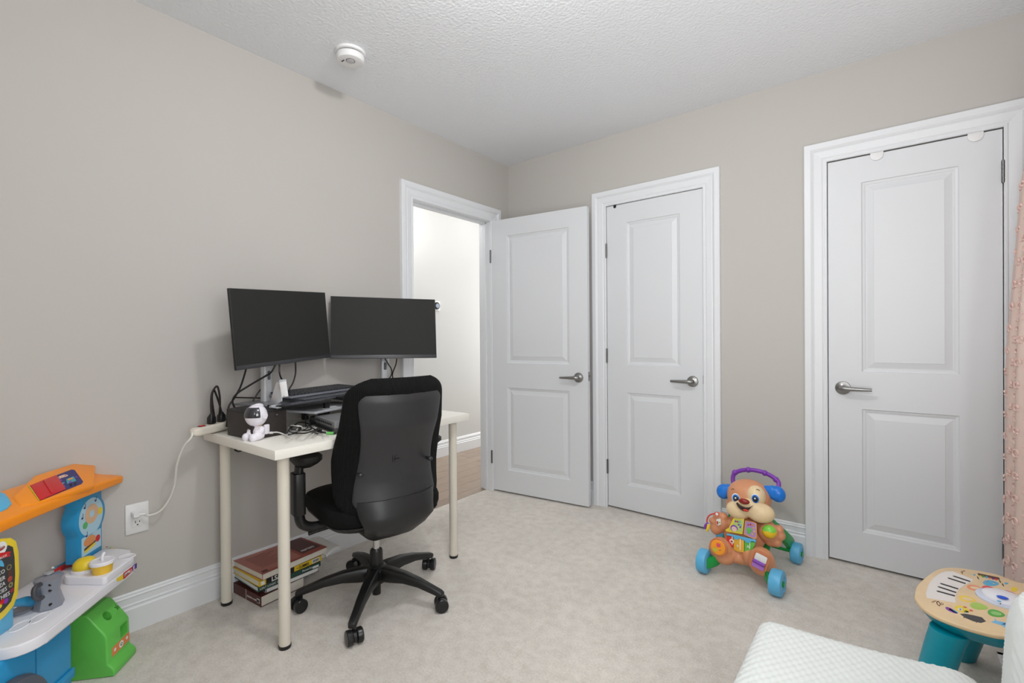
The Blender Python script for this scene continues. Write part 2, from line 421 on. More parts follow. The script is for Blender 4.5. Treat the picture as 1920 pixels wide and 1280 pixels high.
# clips over the closet doors
def clip(px, py, m, w, h, label, cat, name, yy=-0.001, group='white hooks over the right closet door'):
    p = W(px, py, 'y', 0)
    t = thing(name, (p.x, 0, 1.97), label, cat, group)
    s = MB(); pts = [(-w/2, .012), (w/2, .012)]+[(w/2*math.cos(a), -h+w/2*math.sin(-a)*0+ -w/2*math.sin(a)*.8) for a in [PI*i/10 for i in range(11)]]
    pts = [(-w/2, .010), (w/2, .010)]+[(w/2*math.cos(PI*i/10), -h-w*.45*math.sin(PI*i/10)) for i in range(11)]
    s.prism([V((p.x+a, -0.0015, 1.981+b)) for a, b in pts], V((0, -0.0035, 0)))
    obj('front_tab', s, m, t, bevel=.0008)
    obj('top_bend', MB().box((p.x-w/2, -0.002, 1.9815), (p.x+w/2, 0.034, 1.9838)), m, t)
clip(1153, 385, M_blkm, .018, .012, 'small black hook over the top left of the middle closet door', 'hook', 'door_hook', group=None)
clip(1644, 288, M_wht, .050, .010, 'white round-ended hook near the handle side over the top of the right closet door', 'hook', 'door_hook')
clip(1829, 255, M_wht, .050, .010, 'white round-ended hook near the hinge side over the top of the right closet door', 'hook', 'door_hook')

# smoke alarm
sa = thing('smoke_alarm', (0.356, -1.588, H), 'round white smoke alarm on the ceiling', 'smoke alarm')
c0 = V((0.356, -1.588, H)); dn = (0, 0, -1)
obj('mounting_ring', MB().lathe([(0, 0), (.066, 0), (.067, .004), (.066, .011), (.060, .014), (0, .014)], c0, dn, 48), M_wht, sa)
obj('vent_gap', MB().lathe([(0, .014), (.057, .014), (.057, .019), (0, .019)], c0, dn, 48), M_blkm, sa, label='dark vent slot')
obj('housing', MB().lathe([(0, .019), (.0615, .019), (.0625, .024), (.0615, .038), (.057, .045), (.050, .0475), (.026, .049), (0, .049)], c0, dn, 48), M_wht, sa)
obj('test_button', MB().lathe([(0, .049), (.018, .049), (.0175, .0515), (.012, .053), (0, .053)], c0+V((0.012, -0.008, 0)), dn, 28), mat('alarm_button', (190, 190, 192), .3), sa)
g = MB().lathe([(.0182, .0490), (.0200, .0490), (.0200, .0498), (.0182, .0498)], c0+V((0.012, -0.008, 0)), dn, 28)
for i in range(3): g.box((c0.x-.022+i*.007, c0.y-.034, H-.0500), (c0.x-.018+i*.007, c0.y-.028, H-.0488))
obj('sounder_slot', g, M_blkm, sa)

# ceiling lamp and hall lamp fixtures (out of frame, they hold the lamps)
cl = thing('ceiling_lamp', (1.5, -1.95, H), 'flush white ceiling lamp in the centre of the room', 'lamp')
obj('ceiling_plate', MB().lathe([(0, 0), (.07, 0), (.07, .02), (.06, .03), (0, .03)], (1.5, -1.95, H), dn, 32), M_wht, cl)
hl = thing('ceiling_lamp', (-0.62, 0.62, H), 'flush white ceiling lamp in the hallway', 'lamp')
obj('ceiling_plate', MB().lathe([(0, 0), (.06, 0), (.06, .02), (.05, .03), (0, .03)], (-.62, .62, H), dn, 32), M_wht, hl)

# thermostat on hall wall
tp_ = W(820, 573.5, 'x', -1.06); th = thing('thermostat', (-1.06, tp_.y, tp_.z), 'white square thermostat with a round dial on the hallway wall', 'thermostat')
obj('back_plate', MB().box((-1.06, tp_.y-.058, tp_.z-.045), (-1.048, tp_.y+.024, tp_.z+.045)), M_wht, th, bevel=.003)
obj('dial', MB().lathe([(0, 0), (.034, 0), (.034, .012), (.029, .015), (0, .015)], (-1.048, tp_.y-.022, tp_.z), (1, 0, 0), 32), M_blk, th)
obj('dial_face', MB().lathe([(0, .0150), (.021, .0150), (.019, .0165), (0, .0165)], (-1.048, tp_.y-.022, tp_.z), (1, 0, 0), 32), mat('dial_glass', (150, 165, 185), .15), th)

# wall outlet
oc = V((0, -2.314, .4295)); ot = thing('wall_outlet', oc, 'white duplex wall outlet with a plug in its upper socket', 'outlet')
obj('cover_plate', MB().box((0, oc.y-.037, oc.z-.058), (.006, oc.y+.037, oc.z+.058)), M_wht, ot, bevel=.003)
obj('receptacle', MB().box((.006, oc.y-.0165, oc.z-.033), (.0078, oc.y+.0165, oc.z+.033)), M_wht, ot, bevel=.0008)
sl = MB()
zz = oc.z-.018
sl.box((.0076, oc.y-.0075, zz), (.0082, oc.y-.0055, zz+.009)).box((.0076, oc.y+.0055, zz+.001), (.0082, oc.y+.0075, zz+.008)).box((.0076, oc.y-.0025, zz-.009), (.0082, oc.y+.0025, zz-.005))
obj('socket_slot', sl, M_blkm, ot)

# floor vent
fv = thing('floor_vent', (2.68, -.62, 0), 'white slotted floor vent in the carpet beneath the activity table', 'vent')
fvf = MB(); X0, X1, Y0, Y1 = 2.585, 2.735, -.78, -.485
fvf.box((X0, Y0, 0), (X0+.018, Y1, .006)).box((X1-.018, Y0, 0), (X1, Y1, .006)).box((X0, Y0, 0), (X1, Y0+.018, .006)).box((X0, Y1-.018, 0), (X1, Y1, .006))
obj('frame', fvf, M_wht, fv, bevel=.001)
obj('duct', MB().box((X0+.01, Y0+.01, 0), (X1-.01, Y1-.01, .0015)), M_blkm, fv)
y = Y0+.024
while y < Y1-.02:
    obj('slat', MB().box((X0+.016, y, .001), (X1-.016, y+.007, .005)), M_wht, fv, smooth=False); y += .0145

# ============================================================ desk
M_desk = mat('desk_top_white', (242, 239, 230), 0.35)
M_leg = mat('desk_leg_cream', (226, 220, 206), 0.35)
DC = V((0.318, -1.585, 0)); da = math.radians(1.8); dX = V((math.cos(da), math.sin(da), 0)); dY = V((-math.sin(da), math.cos(da), 0)); UP = V((0, 0, 1))
desk = thing('desk', DC, 'white rectangular desk with round cream legs against the left wall', 'desk')
DZ = 0.734
obj('desk_top', MB().fbox(DC+UP*(DZ-.017), dX, dY, UP, .30, .50, .017), M_desk, desk, bevel=.0015)
for a, b in ((1, -1), (-1, -1), (1, 1), (-1, 1)):
    p = DC+dX*.24*a+dY*.44*b
    lg = obj('leg', MB().lathe([(0, .012), (.0195, .012), (.0205, .016), (.0205, .69), (.0205, .700), (0, .700)], p, UP, 32), M_leg, desk)
    obj('foot_cap', MB().lathe([(0, 0), (.0205, 0), (.0218, .003), (.0218, .012), (0, .0121)], p, UP, 32), M_blk, lg, label='black foot cap')
    obj('mounting_plate', MB().lathe([(.0, .6985), (.036, .6985), (.036, .7001), (0, .7001)], p, UP, 24), M_steel, lg)

# riser (black box with a shelf running right)
M_rise = mat('riser_black', (30, 29, 30), 0.5)
M_rise2 = mat('riser_side', (44, 38, 36), 0.55)
rA, rB, rC = V((.195, -2.062, DZ)), V((.388, -2.047, DZ)), V((.370, -1.905, DZ)); rD = V((.150, -1.915, DZ))
ris = thing('monitor_riser', (.28, -1.98, DZ), 'black box-sided monitor riser at the left end of the desk', 'riser', 'monitor risers on the desk')
obj('side_box', MB().prism([rA, rB, rC, rD], UP*.100), M_rise2, ris, bevel=.003)
tp4 = [V((.192, -2.063, .834)), V((.392, -2.050, .834)), V((.374, -1.900, .834)), V((.300, -1.665, .834)), V((.06, -1.655, .834)), V((.06, -1.88, .834)), V((.148, -1.915, .834))]
obj('shelf', MB().prism(tp4, UP*.007), M_rise, ris, bevel=.0015)
obj('leg', MB().box((.075, -1.69, DZ), (.095, -1.665, .834)), M_rise, ris)
obj('leg', MB().box((.27, -1.69, DZ), (.29, -1.668, .834)), M_rise, ris)
obj('screw', MB().lathe([(0, 0), (.004, 0), (.003, .0015), (0, .0015)], W(519, 777, 'x', .380), (1, -.1, 0), 12), M_nickel, ris)
ris2 = thing('monitor_riser', (.2, -1.38, DZ), 'black flat-topped monitor riser behind the office chair', 'riser', 'monitor risers on the desk')
obj('shelf', MB().box((.045, -1.62, .836), (.325, -1.16, .850)), M_rise, ris2, bevel=.002)
for x, y in ((.06, -1.60), (.29, -1.60), (.06, -1.2), (.29, -1.2)):
    obj('leg', MB().box((x, y, DZ), (x+.02, y+.02, .836)), M_rise, ris2)

# monitors
M_scr = mat('monitor_screen', (46, 46, 45), 0.5, spec=0.10)
M_bez = mat('monitor_bezel', (26, 26, 27), 0.38)
M_alu = mat('stand_silver', (196, 197, 200), 0.38, 0.3)
M_hole = mat('stand_cable_hole', (96, 98, 102), 0.5)
def monitor(label, c, yaw, tilt, roll, foot, basez, fyaw):
    c = V(c); n = V((math.cos(yaw), math.sin(yaw), 0)); rt = V((-math.sin(yaw), math.cos(yaw), 0))
    n2 = n*math.cos(tilt)+UP*math.sin(tilt); up2 = UP*math.cos(tilt)-n*math.sin(tilt)
    r3 = rt*math.cos(roll)+up2*math.sin(roll); u3 = up2*math.cos(roll)-rt*math.sin(roll)
    t = thing('monitor', (foot[0], foot[1], basez), label, 'monitor', 'computer monitors on the desk')
    M = Matrix(((r3.x, u3.x, n2.x, c.x), (r3.y, u3.y, n2.y, c.y), (r3.z, u3.z, n2.z, c.z), (0, 0, 0, 1)))
    hw, hh = .27, .1625
    obj('housing', MB(M).box((-hw, -hh, -.012), (hw, hh, -.001)).box((-.16, -.10, -.034), (.16, .10, -.012)), M_bez, t, bevel=.0018)
    obj('bezel', MB(M).box((-hw, -hh, -.001), (hw, -hh+.017, .0022)).box((-hw, hh-.002, -.001), (hw, hh, .0006)).box((-hw, -hh, -.001), (-hw+.002, hh, .0006)).box((hw-.002, -hh, -.001), (hw, hh, .0006)), mat('bezel_strip', (52, 53, 56), .35), t, bevel=.0006)
    obj('screen', MB(M).box((-hw+.002, -hh+.017, -.0005), (hw-.002, hh-.002, .0004)), M_scr, t, smooth=False)
    f = V((foot[0], foot[1], basez)); fn = V((math.cos(fyaw), math.sin(fyaw), 0)); fr = V((-math.sin(fyaw), math.cos(fyaw), 0))
    obj('stand_base', MB().prism([f+fn*(.02+b)+fr*a for a, b in rrect(.24, .19, .02)], UP*.006), mat('stand_base_grey', (128, 130, 134), .35, .4), t, bevel=.001)
    topz = c.z+.02
    col = MB().loft([[V((f.x, f.y, z))-fn*.01+fr*a*s+fn*b*s for a, b in rrect(.044, .030, .010)] for z, s in ((basez+.006, 1.1), (basez+.05, 1.03), (topz, 1))])
    obj('stand_column', col, M_alu, t)
    hz = basez+.12
    obj('cable_hole', MB().prism([V((f.x, f.y, hz))+fn*(.0055)+fr*a+UP*b for a, b in rrect(.016, .040, .005)], fn*.0006), M_hole, t)
    a = V((f.x, f.y, c.z)); b = c-n2*.03
    obj('mount_arm', MB().cyl(a, b, .022, .022, 20), M_alu, t)
    return f
fL = W(503, 752, 'z', .845)
fL = (fL.x-.0, fL.y)
monitor('left computer monitor tilted on a silver stand, screen off', (.185, -1.815, 1.175), .340, .041, .057, fL, .841, .34)
fR = W(722, 715, 'x', .12)
monitor('right computer monitor beside the doorway, level on its silver stand, screen off', (.207, -1.300, 1.179), -.558, .181, -.013, (fR.x, fR.y), .850, -.45)

# keyboard on a laptop behind the chair
lap = thing('laptop', (.2, -1.66, .841), 'closed dark grey laptop lying under the keyboard', 'laptop')
kA = V((.265, -1.835, 0)); kB = V((.165, -1.455, 0)); kd = (kB-kA).normalized(); kn = V((-kd.y, kd.x, 0))
obj('base', MB().prism([kA+kd*a+kn*b+UP*.8415 for a, b in ((.03, -.045), (.42, -.06), (.42, .17), (.03, .17))], UP*.012), mat('laptop_grey', (84, 86, 92), .35, .3), lap, bevel=.003)
obj('lid', MB().prism([kA+kd*a+kn*b+UP*.854 for a, b in ((.03, -.045), (.42, -.06), (.42, .17), (.03, .17))], UP*.006), mat('laptop_lid', (104, 107, 114), .32, .4), lap, bevel=.002)
kb = thing('keyboard', (.2, -1.66, .861), 'black full-size keyboard lying behind the left monitor stand', 'keyboard')
obj('body', MB().prism([kA+kd*a+kn*b+UP*z for a, b, z in ((0, 0, .862), (.42, 0, .862), (.42, .14, .866), (0, .14, .866))], UP*.010), mat('keyboard_body', (120, 122, 130), .45), kb, bevel=.003)
for r in range(6):
    c = 0; x = .008
    while x < .405:
        wk = .016 if not (r == 0 and 5 <= c <= 9) else .018
        o = obj('key', MB().prism([kA+kd*a+kn*b+UP*(.8722+.0009*r) for a, b in ((x, .008+r*.0215), (x+wk, .008+r*.0215), (x+wk, .025+r*.0215), (x, .025+r*.0215))], UP*.009), mat('key_grey', (50, 52, 57), .4), kb, smooth=False)
        x += .0195; c += 1
# loose sheet tray under keyboard end
# phone stand with white power bank
M_sil = mat('stand_aluminium', (200, 202, 206), .28, .6)
ps = thing('phone_stand', (.36, -1.93, .841), 'folding aluminium phone stand on the riser beside the monitor column', 'stand')
b0 = W(508, 765, 'z', .845); b1 = W(580, 752, 'z', .845)
dd = (b1-b0).normalized(); nn = V((dd.y, -dd.x, 0))
obj('base_plate', MB().prism([b0, b0+dd*.075, b0+dd*.07+nn*.05, b0-dd*.005+nn*.035], UP*.004), M_sil, ps, bevel=.001)
obj('hinge_rod', MB().cyl(b0-dd*.004+UP*.006, b0+dd*.05+UP*.006, .0055, n=16), M_sil, ps)
q1 = W(523, 717, 'y', b0.y-.0); 
arm = [W(503, 762, 'y', -1.95), W(514, 762, 'y', -1.935), W(527, 752, 'y', -1.93), W(526, 716, 'y', -1.925), W(518, 716, 'y', -1.935)]
obj('upright_plate', MB().prism(arm, V((.003, .004, 0))), M_sil, ps, bevel=.0008)
pb = thing('charger', W(533, 745, 'y', -1.92), 'small white charger block clipped on the phone stand', 'charger')
obj('body', MB().prism([W(524, 716, 'y', -1.932), W(537, 714, 'y', -1.915), W(541, 743, 'y', -1.915), W(528, 745, 'y', -1.932)], V((-.016, .004, 0))), M_wht, pb, bevel=.002)
obj('top_clip', MB().prism([W(523, 716.5, 'y', -1.934), W(537.5, 714.5, 'y', -1.913), W(537, 711, 'y', -1.913), W(524, 712, 'y', -1.934)], V((-.018, .004, 0))), mat('clear_plastic', (190, 195, 200), .15, spec=.7), pb, bevel=.001)
obj('indicator_hole', MB().lathe([(0, 0), (.0016, 0), (.0016, .0008), (0, .0008)], W(532.5, 742.5, 'y', -1.9335)+V((0,0,0)), (.6, -.8, 0), 10), M_blkm, pb)
# slim trays on the riser front
tb = thing('tablet', (.33, -1.83, .841), 'thin black tablet lying on the riser beside the phone stand', 'tablet')
ta, tb_ = W(535, 765, 'z', .846), W(621, 752, 'z', .846)
td = (tb_-ta).normalized(); tn = V((-td.y, td.x, 0))
obj('body', MB().prism([ta+tn*.003, tb_+tn*.0, tb_+tn*.11, ta+tn*.11], UP*.007), M_blk, tb, bevel=.001)
obj('screen', MB().prism([ta+tn*.01+td*.01+UP*.0071, tb_+tn*.01-td*.01+UP*.0071, tb_+tn*.10-td*.01+UP*.0071, ta+tn*.10+td*.01+UP*.0071], UP*.0005), mat('tablet_glass', (60, 62, 66), .12), tb)

# spiral notebook and grey dock under the riser, right of it
nb = thing('notebook', (.25, -1.6, .78), 'white spiral-bound notebook pushed under the laptop', 'notebook')
na, nc = W(590, 776, 'z', .795), W(650, 764, 'z', .795)
nd = (nc-na).normalized(); nq = V((-nd.y, nd.x, 0))
nL = (nc-na).length+.10
obj('pages', MB().prism([na, na+nd*nL, na+nd*nL+nq*.17, na+nq*.17], UP*.010), mat('paper_white', (226, 228, 232), .7), nb)
sp = MB(); i = 0.004
while i < nL:
    p = na+nd*i+UP*.005
    sp.tube([p+nq*(.006*math.cos(a))+UP*(.0075*math.sin(a)) for a in [2*PI*k/8 for k in range(9)]], .0011, 5); i += .0075
obj('spiral_binding', sp, M_sil, nb)
dk = thing('network_switch', (.3, -1.6, DZ), 'slotted grey metal box on the desk under the notebook', 'electronics')
ca = W(590, 779, 'z', .782); cb = W(634, 794, 'z', .782); ce = (cb-ca)
cdn = ce.normalized(); cnn = V((-cdn.y, cdn.x, 0))
if cnn.y < 0: cnn = -cnn
cb2 = ca+cdn*(.23)
obj('case', MB().prism([ca-UP*.026, cb2-UP*.026, cb2+cnn*.22-UP*.026, ca+cnn*.22-UP*.026], UP*.026), mat('switch_grey', (150, 150, 152), .45, .3), dk, bevel=.0015)
obj('lower_case', MB().prism([ca-UP*.0475+cdn*.01, cb2-UP*.0475+cdn*.0, cb2+cnn*.22-UP*.0475, ca+cnn*.22-UP*.0475+cdn*.01], UP*.0205), mat('switch_dark', (92, 92, 95), .45, .3), dk, bevel=.0015)
po = MB()
for i in range(9):
    p = ca+cdn*(.02+i*.022)-UP*.013-cnn*.0006; po.fbox(p, cdn, cnn, UP, .005, .001, .004)
obj('port_row', po, M_blkm, dk)
po = MB()
for i in range(26):
    p = ca+cdn*(.02+i*.0075)-UP*.037-cnn*.0006; po.fbox(p, cdn, cnn, UP, .0022, .001, .006)
obj('vent_slots', po, M_blkm, dk)

# adapters and tangled leads on the desk
def dpt(px, py, z=.003): return W(px, py, 'z', DZ+z)
cb1 = thing('power_adapter', dpt(588, 792), 'black power adapter in the cable tangle under the riser', 'adapter')
p = dpt(600, 797)
obj('body', MB().fbox(p+UP*.018+V((-.03, .03, 0)), (.6, .8, 0), (-.8, .6, 0), UP, .052, .025, .017), M_blk, cb1, bevel=.004)
obj('lead', MB().tube([p+V((-.05, -.01, .02)), dpt(575, 803, .02), dpt(560, 806, .004), dpt(545, 804, .01)], .0022, 8, smooth=6), M_cord, cb1)
hs = thing('stand', dpt(573, 800), 'small black T-topped holder standing in the cable tangle', 'stand')
p = dpt(573, 800, 0)
obj('post', MB().cyl(p, p+UP*.052, .0022, n=10), M_blk, hs)
obj('crossbar', MB().cyl(p+UP*.052+V((-.008, -.006, 0)), p+UP*.052+V((.008, .006, 0)), .003, n=10), M_blk, hs)
def cable(label, P, r, m, name='cable', cat='cable', group='loose cables on and behind the desk', sm=7):
    return obj(name, MB().tube(P, r, 8, smooth=sm), m, None, label, cat, group)
cable('white cable looping from the astronaut lamp along the desk edge', [dpt(505, 812, .018), dpt(518, 810, .016), dpt(530, 813, .006), dpt(545, 820, .003), dpt(558, 812, .004), dpt(575, 809, .003), dpt(592, 811, .003), dpt(606, 814, .003)], .0026, M_wcord)
cable('white cable arching high over the black adapter leads', [dpt(540, 806, .005), dpt(543, 798, .024), dpt(555, 798, .05), dpt(566, 800, .042), dpt(567, 806, .012), dpt(563, 812, .004)], .0022, M_wcord)
cable('white cable running diagonally to the desk front beside the green tag', [dpt(556, 806, .008), dpt(560, 803, .014), dpt(572, 803, .014), dpt(582, 808, .004), dpt(600, 815, .003), dpt(618, 818, .003)], .0024, M_wcord)
cable('short white cable curved in front of the grey metal box', [dpt(580, 806, .004), dpt(588, 803, .01), dpt(598, 804, .010), dpt(606, 808, .003)], .0026, M_wcord)
random.seed(5)
for lab, pts in (('black coiled lead at the left of the cable tangle', [(538, 812), (546, 800), (560, 799), (563, 806), (550, 811), (541, 806), (552, 797), (568, 803)]),
                 ('thick black lead lying in the middle of the cable tangle', [(541, 815), (556, 812), (572, 812), (586, 808), (596, 803), (604, 806)]),
                 ('thin black lead looped behind the white cables', [(545, 803), (560, 792), (578, 794), (584, 803), (572, 807), (560, 803), (575, 798), (598, 808), (610, 810)]),
                 ('black lead bunched beside the grey metal box', [(585, 812), (594, 806), (603, 808), (597, 813), (588, 808), (600, 802)])):
    cable(lab, [dpt(a, b, random.uniform(.003, .034)) for a, b in pts], .0026, M_cord)
gt = thing('audio_plug', dpt(622, 812), 'black plug with a bright green band on the desk by the chair', 'plug')
g0, g1 = dpt(613, 812, .006), dpt(626, 812, .006)
obj('green_band', MB().cyl(g0, g1, .0062, n=14), mat('green_band', (120, 205, 110), .45), gt, label='bright green band')
obj('tip', MB().cyl(g1, g1+(g1-g0)*.35, .004, n=12), M_blk, gt)
obj('lead', MB().tube([g0, dpt(603, 811, .005), dpt(590, 808, .004), dpt(580, 809, .004)], .0018, 8, smooth=5), M_cord, gt)

# power strip with two black plugs
sA, sB = V((.150, -2.168, .755)), V((.048, -1.985, .755))
sa_ = (sB-sA).normalized(); sb_ = V((-sa_.y, sa_.x, 0))
pst = thing('power_strip', (sA+sB)/2-UP*.02, 'cream power strip with a red switch overhanging the back left desk corner', 'power strip')
M_strip = mat('strip_cream', (222, 215, 202), .4)
body = MB().loft([[sA+sa_*t+sb_*a*s+UP*(b*s2) for a, b in rrect(.044, .034, .010, 4)] for t, s, s2 in ((-.006, .35, .45), (0, .7, .8), (.012, .98, 1), (.03, 1, 1), (.265, 1, 1))])
obj('body', body, M_strip, pst, ang=50)
obj('switch', MB().fbox(sA+sa_*.042+UP*.0185, sa_, sb_, UP, .010, .0075, .0025), mat('red_switch', (200, 30, 26), .25), pst, bevel=.0008, label='red rocker switch')
obj('switch_frame', MB().fbox(sA+sa_*.042+UP*.0172, sa_, sb_, UP, .013, .010, .0012), M_blk, pst)
rail = MB()
obj('socket_strip', MB().fbox(sA+sa_*.16+UP*.0172, sa_, sb_, UP, .095, .014, .0006), mat('strip_inset', (210, 203, 190), .5), pst)
def bplug(t, label, off):
    p = sA+sa_*t+UP*.019
    o = thing('plug', p, label, 'plug', 'black plugs in the power strip')
    obj('plug_body', MB().loft([[p+UP*z+sa_*a*s+sb_*b*s for a, b in rrect(.030, .026, .007, 3)] for z, s in ((0, .85), (.004, 1), (.026, .95), (.036, .55), (.042, .35))]), M_blk, o)
    q = p+UP*.040
    return o, q
o1, q1 = bplug(.092, 'black plug nearer the red switch on the power strip, cord looped up', 0)
o2, q2 = bplug(.145, 'black plug farther from the red switch on the power strip', 0)
obj('cord', MB().tube([q1, q1+V((-.004, .0, .04)), q1+V((-.006, .005, .085)), q1+V((-.006, .024, .112)), q1+V((-.008, .034, .07)), q1+V((-.012, .036, .02)), q1+V((-.02, .036, -.02))], .0040, 10, smooth=7), M_cord, o1)
obj('cord', MB().tube([q2, q2+V((-.002, -.008, .04)), q2+V((-.002, -.02, .08)), q2+V((0, -.028, .095)), q2+V((0.002, -.036, .07)), q2+V((-.004, -.030, .02)), q2+V((-.02, -.02, -.02))], .0040, 10, smooth=7), M_cord, o2)
# wall plug and white cord up to the strip
wp = thing('plug', (.01, -2.322, .447), 'white plug in the wall outlet, its cord rising to the power strip', 'plug')
pc = V((.008, -2.322, .449))
obj('plug_body', MB().loft([[pc+V((x, 0, 0))+V((0, a*s, b*s)) for a, b in rrect(.026, .024, .006, 3)] for x, s in ((0, 1), (.020, 1), (.026, .7))]), M_wht, wp)
obj('strain_relief', MB().tube([pc+V((.020, .006, -.001)), pc+V((.022, .028, -.002))], [.0065, .0042], 12), M_wht, wp)
cpts = [pc+V((.022, .026, -.002)), W(279, 966, 'x', .03), W(300, 958, 'x', .045), W(318, 935, 'x', .06), W(328, 905, 'x', .08), W(332, 870, 'x', .11), W(344, 838, 'x', .14), W(358, 821, 'x', .16), sA-sa_*.004]
obj('cord', MB().tube(cpts, .0042, 10, smooth=8), M_wcord, wp)

# monitor leads hanging down behind the riser
cable('black lead hanging from the left end of the left monitor to the riser', [W(463, 686, 'x', .15), W(452, 722, 'x', .12), W(440, 745, 'x', .11), W(429, 762, 'x', .11), W(426, 785, 'x', .12), W(425, 800, 'x', .13)], .0040, M_cord)
cable('black lead sweeping from behind the monitor column down to the left', [W(516, 684, 'x', .20), W(508, 698, 'x', .19), W(492, 708, 'x', .16), W(465, 724, 'x', .13), W(444, 738, 'x', .12), W(436, 752, 'x', .11), W(441, 766, 'x', .11)], .0040, M_cord)
cable('thin black lead slanting behind the monitor column onto the riser', [W(495, 722, 'x', .09), W(484, 736, 'x', .09), W(474, 752, 'x', .09)], .0034, M_cord)
cable('black lead lying level along the wall behind the monitor column', [W(440, 745, 'x', .05), W(465, 745.5, 'x', .05), W(492, 746, 'x', .05)], .0030, M_cord)
cable('black lead dropping to the white charger block', [W(524, 683, 'x', .19), W(524, 697, 'x', .20), W(526, 706, 'x', .22), W(529, 712, 'x', .25)], .0036, M_cord)
cable('black lead hanging at the right of the white charger block', [W(554, 679, 'x', .18), W(554, 700, 'x', .17), W(549, 718, 'x', .17), W(543, 728, 'x', .18), W(543, 736, 'x', .18)], .0036, M_cord)
cable('black lead curving down left of the pair under the right monitor', [W(722, 672, 'x', .17), W(728, 682, 'x', .16), W(734, 692, 'x', .15), W(734, 702, 'x', .14), W(728, 712, 'x', .14), W(722, 725, 'x', .14)], .0034, M_cord)
cable('black lead curving down right of the pair under the right monitor', [W(744, 672, 'x', .17), W(742, 684, 'x', .16), W(737, 697, 'x', .15), W(736, 706, 'x', .14), W(740, 718, 'x', .14)], .0034, M_cord)
cable('black cord drooping under the desk top at its back left corner', [W(440, 843, 'x', .11), W(447, 846, 'x', .13), W(456, 843, 'x', .15), W(462, 838, 'x', .17)], .003, M_cord)

# astronaut lamp
al = W(483, 823, 'z', DZ)
ast = thing('astronaut_lamp', al, 'white seated astronaut figure lamp with black visor at the desk corner', 'lamp')
F = (CAM-al); F.z = 0; F.normalize(); Lf = V((F.y, -F.x, 0))   # Lf = towards image left
Lf = -Lf if Lf.dot(-cr) < 0 else Lf
fc = (Lf*.75+F*.66).normalized(); sd = V((-fc.y, fc.x, 0))
M_ast = mat('astronaut_white', (236, 232, 240), .3)
hc = al+UP*.092+Lf*.004
Rm = Matrix((( sd.x, fc.x, 0), (sd.y, fc.y, 0), (0, 0, 1)))
m = MB().ball(hc, (.039, .040, .043), 32, 20, Rm).ball(hc+UP*.034-fc*.008, (.014, .024, .012), 16, 10, Rm)
for s in (-1, 1): m.lathe([(0, 0), (.013, 0), (.012, .006), (0, .007)], hc+sd*s*.036-fc*.004, sd*s, 20)
obj('helmet', m, M_ast, ast)
vz = MB()
def vis(u, v):
    az = (u-.5)*2.4; el = -.10+v*.95
    r = .0412; return hc+(fc*math.cos(az)*math.cos(el)+sd*math.sin(az)*math.cos(el))*r+UP*math.sin(el)*(r*1.06)
obj('visor', vz.grid(vis, 20, 10), mat('visor_black', (38, 38, 44), .08, spec=.8, coat=.5), ast, thick=.002)
tor = MB().ball(al+UP*.028-fc*.002, (.027, .024, .028), 20, 14, Rm).ball(al+UP*.052, (.016, .016, .012), 16, 10, Rm)
for s in (-1, 1):
    tor.tube([al+UP*.018+sd*s*.014-fc*.004, al+UP*.016+sd*s*.020+fc*.018, al+UP*.012+sd*s*.018+fc*.034], [.016, .016, .013], 12, smooth=4)
    tor.ball(al+UP*.013+sd*s*.018+fc*.037, (.014, .013, .016), 14, 10, Rm)
    tor.tube([al+UP*.044+sd*s*.020, al+UP*.034+sd*s*.027+fc*.008, al+UP*.028+sd*s*.014+fc*.022], [.012, .012, .011], 12, smooth=4)
obj('body', tor, M_ast, ast, remesh=.0022, sm=4)
obj('backpack', MB().fbox(al+UP*.034-fc*.030, sd, fc, UP, .019, .011, .019), M_ast, ast, bevel=.004)
pk = MB()
for i in range(4): pk.fbox(al+UP*(.024+i*.007)-fc*.0415, sd, fc, UP, .013, .0015, .0015)
obj('backpack_rib', pk, M_ast, ast)
obj('neck_ring', MB().lathe([(.015, 0), (.019, .002), (.019, .005), (.015, .007)], al+UP*.052, UP, 24), mat('gold_trim', (200, 160, 90), .35, .6), ast, label='gold trim ring')
obj('plug_stub', MB().cyl(al+UP*.018-fc*.036, dpt(512, 811, .016), .0055, .0045, 12), M_wht, ast)

# ============================================================ books
bk0 = V((.243, -1.957, 0))
M_pg = mat('book_pages', (222, 216, 204), .8, noise=.04, nscale=60)
M_pg2 = mat('book_pages_white', (226, 225, 222), .8)
def book(label, z, th, cor, rot, lx, ly, ccol, spine, pages=M_pg, front=None, thing_name='book'):
    """cor = near corner (max x, min y); extends -x by lx and +y by ly. spine: 'x' (faces +x) or 'y' (faces -y)"""
    cm = mat('cover_'+'%02x%02x%02x' % ccol, ccol, .4)
    X = V((math.cos(rot), math.sin(rot), 0)); Y = V((-math.sin(rot), math.cos(rot), 0)); c = V((cor[0], cor[1], z))
    t = thing(thing_name, c-X*lx/2+Y*ly/2, label, 'book', group='books stacked under the desk')
    def bx(m, x0, x1, y0, y1, z0, z1): return m.prism([c-X*x1+Y*y0+UP*z0, c-X*x0+Y*y0+UP*z0, c-X*x0+Y*y1+UP*z0, c-X*x1+Y*y1+UP*z0], UP*(z1-z0))
    cv = MB(); bx(cv, 0, lx, 0, ly, 0, .0016); bx(cv, 0, lx, 0, ly, th-.0016, th)
    if spine == 'x': bx(cv, 0, .0016, 0, ly, 0, th); pg = bx(MB(), .0016, lx-.004, .003, ly-.003, .0016, th-.0016)
    else: bx(cv, 0, lx, 0, .0016, 0, th); pg = bx(MB(), .003, lx-.003, .0016, ly-.004, .0016, th-.0016)
    obj('cover', cv, cm, t, smooth=False); obj('pages', pg, pages, t, smooth=False)
    return t, c, X, Y
M_w = mat('print_white', (235, 235, 232), .5); M_k = mat('print_black', (25, 24, 26), .5); M_y = mat('print_yellow', (232, 200, 50), .45)
